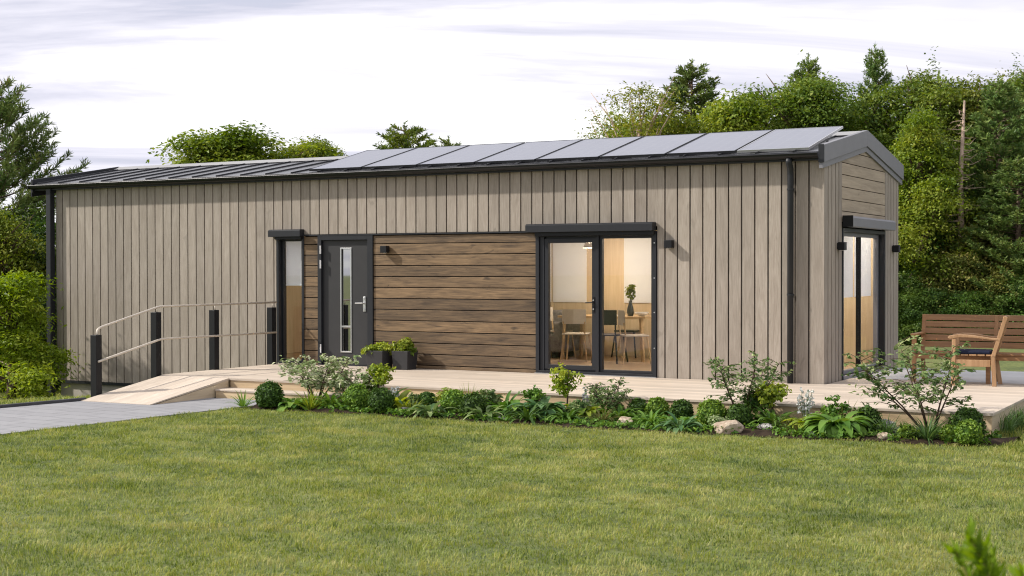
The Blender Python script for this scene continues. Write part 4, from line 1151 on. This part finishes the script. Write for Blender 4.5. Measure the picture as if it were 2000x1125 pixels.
def rosette(name, label, x, y, w, h, n, mat, wd, prof='hosta', seed=0, cat='plant', bend=1.9, el0=.40, stemmed=.25):
    rg = random.Random(seed + 900); sp = []
    n = int(n * 1.35)
    for k in range(n):
        f_ = k / n; az = k * 2.4 + rg.uniform(-.4, .4); el = el0 + (1.42 - el0) * f_ + rg.uniform(-.15, .15)
        ln = 1.25 * math.hypot(w / 2, h) * rg.uniform(.75, 1.15) * (1.05 - .25 * f_)
        r0 = w * .16 * rg.random() + .01
        sp.append(((math.cos(az) * r0, math.sin(az) * r0, 0), az, min(1.5, el), ln, wd * 1.15 * rg.uniform(.75, 1.2), bend * rg.uniform(.6, 1.25), min(1, max(0, rg.gauss(.5, .22))), prof))
    o = strips(name, mat, None, sp, seed); o.location = (x, y, gz(x, y)); tag(o, label, cat); o['group'] = BED; return o

def boxball(label, x, y, r, mat, seed):
    r = r * 1.0
    o = thing('boxwood_ball', label, 'boxwood ball', (x, y, gz(x, y)), 0, 'clipped boxwood balls in the bed')
    rg = np.random.default_rng(seed); n = int(1500 * (r / .17) ** 2) + 250
    d = unit(rg.normal(size=(n, 3))); d[:, 2] = np.where(d[:, 2] < -.75, -d[:, 2], d[:, 2])
    lump = 1 + .07 * np.sin(d[:, 0] * 7 + seed) * np.cos(d[:, 1] * 6 + seed) + .03 * np.sin(d[:, 2] * 13 + seed)
    P = d * (r * lump * (1 + .075 * rg.normal(size=n)))[:, None] + np.array([0, 0, r * .86])
    N = unit(d * .8 + rg.normal(size=(n, 3)) * .55); U = unit(d * .5 + rg.normal(size=(n, 3)))
    V, Q = leaf_arrays(P, N, .034 * rg.uniform(.7, 1.3, n), .022, rg, U)
    np_mesh('foliage', V, Q, np.clip(.45 + rg.normal(size=n) * .22, 0, 1), mat, o)
    b = MB(); m = 10; vs = []; fs = []
    for i in range(m + 1):
        for k in range(16):
            a = math.pi * i / m; t_ = 2 * math.pi * k / 16; vs.append((r * .90 * math.sin(a) * math.cos(t_), r * .90 * math.sin(a) * math.sin(t_), r * .86 + r * .90 * math.cos(a)))
    for i in range(m):
        for k in range(16): fs.append((i * 16 + k, i * 16 + (k + 1) % 16, (i + 1) * 16 + (k + 1) % 16, (i + 1) * 16 + k))
    b.add(vs, fs, .05).build('inner_twigs', mat, o, smooth=True)
    return o

def airy_shrub(label, x, y, h, w, mat, seed, nst=4, leaf=.045, dens=1., lean=(0, 0), flat=.5, cat='shrub'):
    o = thing('airy_shrub', label, cat, (x, y, gz(x, y)), 0, BED)
    rg = np.random.default_rng(seed); b = MB(); LP = []; LD = []; LT = []
    for k in range(nst):
        a = 2 * math.pi * k / nst + rg.uniform(-.5, .5); sp_ = w / 2 * rg.uniform(.45, .95); hh = h * rg.uniform(.72, 1.0)
        p0 = np.array([.02 * math.cos(a), .02 * math.sin(a), 0]); p3 = np.array([math.cos(a) * sp_ + lean[0], math.sin(a) * sp_ * .8 + lean[1], hh])
        p1 = p0 + np.array([(p3[0]) * .34, p3[1] * .34, hh * .36]); p2 = p0 + np.array([p3[0] * .72, p3[1] * .72, hh * .70])
        pts = np.array([p0, p1, p2, p3]); b.tube([tuple(p) for p in pts], [.011, .009, .006, .003], 6)
        nt = int(15 * dens)
        for j in range(nt):
            s_ = .33 + .67 * (j + rg.random()) / nt; q0 = np.array([np.interp(s_, [0, .33, .66, 1], pts[:, i]) for i in range(3)])
            aa = rg.uniform(0, 6.28); lt = w * .30 * rg.uniform(.5, 1.1) * (1.15 - .5 * s_); dz = rg.uniform(-.05, .45) * (1 - flat)
            q2 = q0 + np.array([math.cos(aa) * lt, math.sin(aa) * lt, lt * (dz + .10)]); q1 = (q0 + q2) / 2 + np.array([0, 0, .03])
            b.tube([tuple(q0), tuple(q1), tuple(q2)], [.004, .003, .0015], 4)
            nl = int(rg.integers(9, 17)); tt = rg.normal() * .12
            for _ in range(nl):
                u = rg.uniform(.15, 1.08); LP.append(q0 + (q2 - q0) * u + rg.normal(size=3) * np.array([.022, .022, .012])); LD.append(unit((q2 - q0) + rg.normal(size=3) * lt * .8)); LT.append(.5 + tt + rg.normal() * .22)
    b.build('stem', 'twig', o, smooth=True)
    P = np.array(LP); U = np.array(LD); n = len(P)
    N = unit(rg.normal(size=(n, 3)) * .45 + np.array([0, 0, .9]))
    V, Q = leaf_arrays(P, N, leaf * rg.uniform(.7, 1.3, n), leaf * .58, rg, U)
    np_mesh('foliage', V, Q, np.clip(LT, 0, 1), mat, o)
    return o

def topiary(label, x, y, h, r, mat, seed, leaf=.05, cat='shrub'):
    o = thing('round_shrub', label, cat, (x, y, gz(x, y)), 0, BED)
    b = MB(); b.tube([(0, 0, -.03), (.012, 0, h * .4), (0, .01, h - r)], [.013, .011, .008], 7)
    rg = random.Random(seed)
    for k in range(7): a = k * .9; b.tube([(0, .01, h - r * 1.5), (math.cos(a) * r * .6, math.sin(a) * r * .6, h - r * rg.uniform(.4, 1.3))], [.006, .003], 5)
    b.build('stem', 'twig', o, smooth=True)
    cl_ = [(rg.uniform(-.5, .5) * r, rg.uniform(-.5, .5) * r, h - r + rg.uniform(-.55, .55) * r, r * .62, r * .62, r * .5) for _ in range(7)]
    crown_mesh('foliage', mat, o, cl_, 95, 7, .022, leaf, leaf * .6, seed, core=.4)
    return o

def flowers(label, x, y, h, n, seed):
    o = thing('white_flower', label, 'flowering plant', (x, y, gz(x, y)), 0, BED)
    rg = np.random.default_rng(seed); b = MB(); P = []; N = []
    for k in range(n):
        a = rg.uniform(0, 6.28); r = rg.uniform(.02, .10); hh = h * rg.uniform(.6, 1.); tip = np.array([math.cos(a) * r, math.sin(a) * r, hh])
        b.tube([(0, 0, 0), (tip[0] * .6, tip[1] * .6, hh * .6), tuple(tip)], [.004, .003, .002], 4)
        for j in range(9):
            c = tip - np.array([0, 0, .14 * h * j * .35]) + rg.normal(size=3) * .014
            for _ in range(4): P.append(c + rg.normal(size=3) * .007); N.append(unit(rg.normal(size=3) + np.array([0, -.4, .5])))
    b.build('stem', 'lf_hosta', o)
    V, Q = leaf_arrays(np.array(P), np.array(N), .034, .026, rg); np_mesh('flower', V, Q, np.full(len(P), .5), 'petal', o)
    sp = [((0, 0, 0), k * 1.1, .6, h * .6, .03, 1.2, .4, 'lance') for k in range(9)]
    strips('leaf', 'lf_hosta', o, sp, seed)
    return o

def stone(label, x, y, sx, sy, sz, mat, seed):
    import bmesh
    bm = bmesh.new(); bmesh.ops.create_icosphere(bm, subdivisions=3, radius=1)
    rg = np.random.default_rng(seed); pl_ = [(unit(rg.normal(size=3)), rg.uniform(.55, .9)) for _ in range(9)]
    for v in bm.verts:
        c = np.array(v.co)
        for nrm, dd in pl_:
            e_ = c @ nrm - dd
            if e_ > 0: c = c - nrm * e_ * .92
        c *= 1 + .05 * math.sin(c[0] * 9 + seed) * math.cos(c[1] * 8) + .025 * rg.normal()
        v.co = (c[0] * sx, c[1] * sy, c[2] * sz)
    me = bpy.data.meshes.new('garden_stone'); bm.to_mesh(me); bm.free()
    o = new_obj('garden_stone', me, mat); o.location = (x, y, gz(x, y) + sz * .45); o.rotation_euler = (0, 0, rg.uniform(-.4, .4))
    tag(o, label, 'stone', 'stones in the planting bed'); return o

boxball('large dark boxwood ball at the left end of the bed by the path', -6.12, -4.08, .172, 'box_dk', 1)
boxball('light green boxwood ball left of a dark one, below the front door', -4.95, -3.78, .165, 'box_lt', 2)
boxball('dark boxwood ball beside the flat stone, below the planters', -4.5, -3.9, .155, 'box_dk', 3)
boxball('small dark boxwood ball against the step, right of the yellow green fan plant', -4.12, -3.42, .12, 'box_dk', 4)
boxball('mid green boxwood ball in front of the tall grass tuft', -3.58, -3.65, .155, 'box_lt', 5)
boxball('dark boxwood ball right of the mid green one, under the grass tuft', -3.2, -3.84, .15, 'box_dk', 6)
boxball('small dark boxwood ball right of the pale airy shrub', -1.62, -3.12, .09, 'box_dk', 7)
boxball('dark boxwood ball against the deck, left of a light one', -1.36, -3.06, .12, 'box_dk', 8)
boxball('light boxwood ball against the deck behind the low fern', -1.10, -3.10, .135, 'box_lt', 9)
boxball('dark boxwood ball left of the large light ball beside the tan stone', -.78, -3.12, .13, 'box_dk', 10)
boxball('large light boxwood ball above the tan stone', -.26, -3.5, .16, 'box_lt', 11)
boxball('dark boxwood ball between the tan stone and the grey stone', .06, -3.5, .14, 'box_dk', 12)
boxball('dark boxwood ball just right of the big striped leaf plant', 1.40, -3.10, .14, 'box_dk', 13)
boxball('large dark boxwood ball at the right corner of the deck', 2.52, -3.36, .17, 'box_dk', 14)
boxball('smallest light boxwood ball at the foot of the right dark ball', 2.40, -3.66, .09, 'box_lt', 15)
boxball('light boxwood ball in front of the right dark ball', 2.60, -3.72, .125, 'box_lt', 16)

airy_shrub('large cream leaved shrub in front of the step below the narrow window', -5.80, -3.50, .74, 1.30, 'lf_cream', 201, 7, .068, 1.0, flat=.8)
airy_shrub('smaller cream leaved shrub right of the large one below the front door', -5.18, -3.46, .46, .75, 'lf_cream', 202, 5, .058, .9, flat=.8)
airy_shrub('pale green airy shrub below the right edge of the terrace window', -1.72, -3.16, .45, .72, 'lf_sage', 203, 5, .045, 1.1, flat=.7)
airy_shrub('tall airy green shrub below the cladding right of the terrace window', -.06, -3.08, .82, 1.05, 'lf_sage', 204, 5, .056, 1.1, flat=.55)
airy_shrub('big open shrub with dark stems at the right end of the deck', 2.12, -3.28, 1.0, 1.5, 'lf_sage', 205, 6, .066, 1.15, flat=.55, lean=(-.18, 0))
topiary('small round shrub on a thin stem in front of the planters', -4.86, -3.44, .62, .17, 'lf_yel', 211)
topiary('round yellow green shrub on a stem below the glazed door', -2.24, -3.22, .66, .20, 'lf_yel', 212)
topiary('yellow green leafy shrub below the right downpipe', .30, -3.08, .56, .20, 'lf_yel', 213, .055)
topiary('dark leafy shrub between the cream shrub and the stemmed round shrub', -5.05, -3.36, .42, .15, 'lf_dark', 214, .055)
rosette('ornamental_plant', 'yellow green fan leaved plant below the planters', -4.55, -3.46, .36, .34, 26, 'lf_yel', .075, 'lance', 1)
rosette('ornamental_plant', 'yellow green broad leaved plant below the terrace window mullion', -1.90, -3.36, .34, .26, 30, 'lf_yel', .075, 'hosta', 2, bend=2.3)
rosette('hosta', 'big striped green hosta below the gable corner', 1.18, -3.50, .52, .30, 78, 'lf_hosta', .10, 'hosta', 3, bend=2.6, el0=.7)
rosette('hosta', 'yellow leaved plant at the left side of the big hosta', .90, -3.50, .34, .26, 30, 'lf_yel', .07, 'hosta', 4, bend=2.4)
rosette('hosta', 'blue green broad leaved hosta below the glazed door', -2.42, -3.52, .38, .30, 40, 'lf_blue', .09, 'hosta', 5, bend=2.4, el0=.7)
rosette('hosta', 'low green hosta right of the large left boxwood ball', -5.78, -4.0, .42, .15, 22, 'lf_hosta', .075, 'hosta', 6)
rosette('hosta', 'low sage leaved plant at the lawn edge left of the mid boxwood ball', -3.72, -4.0, .42, .13, 26, 'lf_sage', .06, 'hosta', 7)
rosette('hosta', 'low sage leaved plant at the lawn edge below the dark ball and fern', -2.95, -3.98, .38, .14, 24, 'lf_sage', .055, 'hosta', 8)
rosette('hosta', 'low blue green plant at the lawn edge left of the tan stone', -.44, -4.0, .42, .13, 26, 'lf_blue', .05, 'hosta', 9)
rosette('fern', 'dark green fern below the left edge of the terrace window', -2.98, -3.46, .48, .32, 40, 'lf_hosta', .04, 'lance', 10)
rosette('fern', 'low dark fern at the lawn edge below the blue green hosta', -2.40, -3.93, .40, .20, 36, 'box_dk', .03, 'lance', 11)
rosette('fern', 'low spreading fern in front of the boxwood pair', -.92, -3.72, .42, .16, 36, 'lf_hosta', .028, 'lance', 12)
rosette('fern', 'dark fern behind the grey stone', .24, -3.22, .36, .26, 34, 'box_dk', .035, 'lance', 13)
rosette('fern', 'dark leafy clump below the yellow green broad leaved plant', -1.98, -3.76, .34, .18, 34, 'box_dk', .035, 'lance', 14)
rosette('ornamental_grass', 'bronze narrow leaved clump left of the brown stone', -1.52, -3.72, .36, .18, 50, 'lf_brown', .016, 'blade', 15, bend=1.6)
rosette('ornamental_grass', 'small spiky plant beside the path at the left end of the bed', -6.52, -4.12, .28, .20, 16, 'lf_hosta', .022, 'blade', 16, bend=.7)
rosette('ornamental_grass', 'bright spiky grass tuft in front of the large cream shrub', -5.50, -4.04, .34, .25, 46, 'lf_bright', .014, 'blade', 17, bend=.8, el0=.6)
rosette('ornamental_grass', 'upright grass tuft behind the boxwood pair below the brown boards', -3.50, -3.44, .22, .32, 40, 'lf_bright', .010, 'blade', 18, bend=.4, el0=1.1)
rosette('ornamental_grass', 'low bright grass tuft in front of the small dark boxwood ball', -4.16, -3.70, .22, .17, 40, 'lf_bright', .012, 'blade', 19, bend=.8, el0=.6)
rosette('ornamental_grass', 'dark spiky plant standing behind the big hosta', 1.12, -3.06, .34, .30, 16, 'lf_brown', .024, 'blade', 20, bend=.5, el0=.5)
rosette('ornamental_grass', 'dark grassy clump left of the big hosta', .62, -3.50, .34, .16, 50, 'lf_brown', .016, 'blade', 21, bend=1.3)
rosette('ornamental_grass', 'dark grass clump at the foot of the big open shrub', 2.16, -3.62, .44, .26, 80, 'grassdk', .014, 'blade', 22, bend=1.0)
rosette('ornamental_grass', 'low dark grass between the brown stones right of the hosta', 1.72, -3.52, .5, .12, 80, 'grassdk', .012, 'blade', 23, bend=1.3)
rosette('fern', 'green fern right of the bright grass tuft, in front of the cream shrubs', -5.34, -3.80, .40, .26, 34, 'lf_hosta', .04, 'lance', 41)
rosette('hosta', 'mid green leaf clump directly behind the two boxwood balls below the front door', -4.72, -3.46, .40, .28, 24, 'lf_blue', .08, 'hosta', 42)
rosette('fern', 'yellowish fern between the fan leaved plant and the small boxwood ball', -4.36, -3.60, .30, .20, 30, 'lf_yel', .03, 'lance', 43)
rosette('hosta', 'broad green leaf clump right of the dark fern below the terrace window frame', -2.72, -3.62, .36, .24, 24, 'lf_hosta', .07, 'hosta', 44)
rosette('fern', 'feathery green fern below the pale airy shrub, behind the brown stone', -1.46, -3.40, .42, .26, 38, 'lf_hosta', .03, 'lance', 45)
rosette('hosta', 'low mid green leaves between the fern and the large light boxwood ball', -.58, -3.74, .34, .16, 26, 'lf_hosta', .06, 'hosta', 46)
rosette('fern', 'dark fern under the yellow green shrub below the downpipe', .42, -3.36, .38, .28, 40, 'lf_dark', .04, 'lance', 47)
rosette('ornamental_grass', 'reddish brown low tuft between the white flower and the big hosta', .80, -3.72, .30, .16, 46, 'lf_brown', .016, 'blade', 48, bend=1.2)
rosette('fern', 'green fern between the large hosta and the wide grey stone', 1.52, -3.44, .36, .2, 36, 'lf_dark', .034, 'lance', 49)
for k_, (lb, x, y, h, r, mt) in enumerate([
    ('leafy mid green shrub left of the stemmed round shrub below the glazed door', -2.62, -3.34, .36, .17, 'lf_hosta'),
    ('small pale leafy shrub between the yellow broad leaved plant and the airy shrub', -1.96, -3.5, .26, .13, 'lf_sage'),
    ('dense dark leafy shrub between the tall airy shrub and the yellow green one', .12, -3.14, .40, .16, 'lf_dark'),
    ('low cream leaved clump behind the tan stone', -.10, -3.74, .20, .11, 'lf_cream'),
    ('bushy green clump against the deck behind the big hosta', 1.05, -3.20, .36, .17, 'lf_hosta'),
    ('low bushy green clump between the wide grey stone and the grass clump', 1.98, -3.66, .20, .13, 'lf_mid'),
    ('leafy green clump behind the flat pale stone below the planters', -4.22, -3.56, .24, .12, 'lf_sage'),
    ('bushy green clump left of the tall grass tuft, against the step', -3.82, -3.44, .30, .14, 'lf_mid'),
    ('leafy clump against the step between grass tuft and dark fern', -3.22, -3.44, .32, .15, 'lf_sage')]):
    topiary(lb, x, y, h, r, mt, 260 + k_, .05)
stone('small pale stone between the tan stone and the big hosta', .98, -3.86, .07, .05, .04, 'stone_grey', 11)
stone('small tan stone in front of the wide grey stone at the right', 1.74, -3.70, .09, .06, .05, 'stone_tan', 12)
stone('small grey stone at the lawn edge below the dark fern', -2.72, -3.98, .08, .05, .035, 'stone_grey', 13)
flowers('white flower beside the round shrub in front of the planters', -4.66, -3.42, .30, 6, 31)
flowers('white flower right of the round yellow green shrub below the glazed door', -2.02, -3.10, .34, 7, 32)
flowers('tall white flower left of the big hosta', .72, -3.14, .44, 10, 33)
stone('long flat pale stone right of the dark boxwood ball below the planters', -4.22, -3.72, .14, .08, .05, 'stone_grey', 1)
stone('pale upright stone left of the blue green hosta', -2.62, -3.30, .07, .06, .12, 'stone_tan', 2)
stone('brown fieldstone at the lawn edge below the pale airy shrub', -1.18, -3.80, .125, .09, .075, 'stone_tan', 3)
stone('largest tan fieldstone at the lawn edge below the large light ball', 0.06, -3.92, .19, .12, .105, 'stone_tan', 4)
stone('pale grey stone at the lawn edge right of the tan one', .42, -3.62, .115, .08, .06, 'stone_grey', 5)
stone('grey brown stone at the right side of the big hosta', 1.58, -3.02, .12, .09, .11, 'stone_grey', 6)
stone('wide grey stone left of the dark grass at the big shrub', 1.90, -3.44, .15, .09, .085, 'stone_grey', 7)
# ground cover over the bed
rg_n = np.random.default_rng(77); n = 15000
X_ = rg_n.uniform(-6.4, 2.8, n); F_ = rg_n.random(n); Y0 = bed_front(X_); Y1 = np.where(X_ > -3.2, -2.95, -3.28); Y_ = Y0 + (Y1 - Y0) * (.03 + .9 * F_)
keep = fbm(X_ * 2.2 + 4, Y_ * 2.6) > .40
X_ = X_[keep]; Y_ = Y_[keep]; n = len(X_)
P = np.stack([X_, Y_, ground_z(X_, Y_) + (.02 + .08 * rg_n.random(n) * fbm(X_ * 3, Y_ * 3 + 2) * 1.6)], 1)
V, Q = leaf_arrays(P, unit(rg_n.normal(size=(n, 3)) * .5 + np.array([0, 0, .8])), .055 * rg_n.uniform(.6, 1.3, n), .034, rg_n)
stuff(np_mesh('ground_cover', V, Q, np.clip(.5 + rg_n.normal(size=n) * .25, 0, 1), 'lf_hosta'), 'low green ground cover spread between the bed plants', 'ground cover')

# plants in the planters
def pot_plant(label, x, y, z, mat, seed, cl_, leaf, up=.45):
    o = thing('potted_plant', label, 'plant', (x, y, z), 0, 'plants in the planters by the door')
    crown_mesh('foliage', mat, o, cl_, 190, 7, .02, leaf, leaf * .55, seed, up=up, core=.4)
    b = MB(); rg = random.Random(seed)
    for k in range(8): b.tube([(0, 0, -.03), (rg.uniform(-.12, .12), rg.uniform(-.12, .12), .10)], [.005, .003], 5)
    b.build('stem', 'twig', o)
    return o
pot_plant('low trailing yellow green plant in the left planter by the door', -6.94, -.34, .25, 'lf_yel', 301, [(-.1, -.05, .05, .12, .12, .07), (.08, .02, .07, .12, .12, .09), (-.02, .06, .08, .12, .1, .08), (-.17, -.12, .03, .08, .06, .04)], .045)
pot_plant('taller green plant in the right planter by the door', -6.54, -.24, .25, 'lf_bright', 302, [(0, 0, .10, .13, .13, .11), (-.09, -.04, .08, .1, .1, .09), (.09, -.03, .06, .1, .1, .08), (.02, .02, .18, .06, .06, .06)], .06, .7)
sp_ = thing('vase_sprig', 'green sprig standing in the dark vase on the table', 'plant', (-4.15, 2.95, 1.03))
crown_mesh('foliage', 'lf_bright', sp_, [(0, 0, .12, .07, .07, .10), (.03, 0, .22, .05, .05, .07)], 40, 6, .02, .05, .03, 401)
MB().tube([(0, 0, -.2), (.01, 0, .1), (.02, 0, .2)], [.005, .004, .002], 5).build('stem', 'twig', sp_)

# ------------------------------------------------------------------ lawn grass
def grass(name, label, n, region, hmin, hmax, wid, mat, seed, mask, tone=None, cat='grass'):
    rg = np.random.default_rng(seed)
    x = rg.uniform(region[0], region[1], n); y = rg.uniform(region[2], region[3], n)
    k = mask(x, y); x = x[k]; y = y[k]; n = len(x)
    pat = fbm(x * .55 + 3, y * 1.0 + 8); fine = fbm(x * 6.5 + .8 * y + 1, y * 7.5 + 2)
    h = (hmin + (hmax - hmin) * rg.random(n)) * (.20 + 1.6 * fine)
    az = 12.5 * fbm(x * 3.1 + 2, y * 3.6 + 6) + rg.normal(size=n) * 1.0; ln = np.abs(rg.normal(size=n)) * .5 + .25
    dx = np.cos(az) * ln; dy = np.sin(az) * ln
    wa = az + 1.57 + rg.normal(size=n) * .5; wx = np.cos(wa) * wid / 2; wy = np.sin(wa) * wid / 2
    z = ground_z(x, y) - .004
    b0 = np.stack([x - wx, y - wy, z], 1); b1 = np.stack([x + wx, y + wy, z], 1)
    mx = x + dx * h * .35; my = y + dy * h * .35; mz = z + h * .62
    m0 = np.stack([mx - wx * .8, my - wy * .8, mz], 1); m1 = np.stack([mx + wx * .8, my + wy * .8, mz], 1)
    tx = x + dx * h; ty = y + dy * h; tz = z + h * (1.02 - .25 * ln)
    t0 = np.stack([tx - wx * .12, ty - wy * .12, tz], 1); t1 = np.stack([tx + wx * .12, ty + wy * .12, tz], 1)
    V = np.stack([b0, b1, m1, m0, t1, t0], 1).reshape(-1, 3)
    i0 = np.arange(n)[:, None] * 6
    Q = np.concatenate([i0 + np.array([0, 1, 2, 3]), i0 + np.array([3, 2, 4, 5])], 1).reshape(-1, 4)
    mid = fbm(x * 2.0 + 11, y * 3.6 + 4); t = np.clip(.50 + .42 * (pat - .5) + .85 * (mid - .5) + .55 * (fine - .5) + rg.normal(size=n) * .20, 0, 1)
    return stuff(np_mesh(name, V, Q, np.repeat(t, 2), mat, None, True), label, cat)

def m_lawn(x, y):
    pf = lerp_poly(path_far, y) - .1; pn = lerp_poly(path_near, y) + .0
    on_path = (x > pf) & (x < pn + .02 * np.sin(y * 9) + .03 * (vnoise(x * 6, y * 6) - .5)) & (y < -3.2)
    inbed = (x > -6.5) & (x < 2.98) & (y > bed_front(x) + .02) & (y < -2.8)
    indeck = (x > -9.15) & (x < DX1 + .02) & (y > -3.25)
    return ~on_path & ~inbed & ~indeck
D = 3000
grass('lawn_grass', 'short mown lawn of yellowish and dark green grass in front of the house', int(D * 15.5 * 9.6), (-9.5, 6.0, -13.2, -3.6), .022, .044, .0055, 'grass', 501, lambda x, y: m_lawn(x, y) & (np.random.default_rng(5).random(len(x)) < np.clip(1.25 - .05 * (y + 13.2), .55, 1)))
def m_side(x, y):
    return m_lawn(x, y) & ~((x > L0 - .1) & (x < 0) & (y > -.02) & (y < W + .1)) & ~((x > -.1) & (x < 6.6) & (y > 1.2) & (y < 3.8)) & ~((x > -9.2) & (y < 0) & (y > -3.3) & (x < 2.7))
grass('side_lawn_grass', 'grass strip between the path, the foundation and the shrubs at the left', 60000, (-19, -9.0, -6.5, 1.5), .035, .07, .008, 'grass', 502, lambda x, y: m_side(x, y) & (x < -9.05))
grass('back_lawn_grass', 'sunny lawn behind the bench in front of the wood', 110000, (-3.0, 7.0, 3.6, 15.0), .04, .09, .012, 'grass', 503, m_side)
grass('right_lawn_grass', 'grass beside the right end of the deck', 60000, (2.68, 7.5, -4.2, 3.5), .035, .075, .007, 'grass', 504, lambda x, y: m_lawn(x, y) & ~((x < 6.6) & (y > 1.2)))
grass('tall_grass', 'taller uncut dark grass along the right side of the deck', 7000, (2.72, 3.5, -2.7, 1.2), .10, .26, .008, 'grassdk', 505, lambda x, y: (fbm(x * 3, y * 2) > .42) & (x < 3.1 + .3 * vnoise(x, y * 2)))
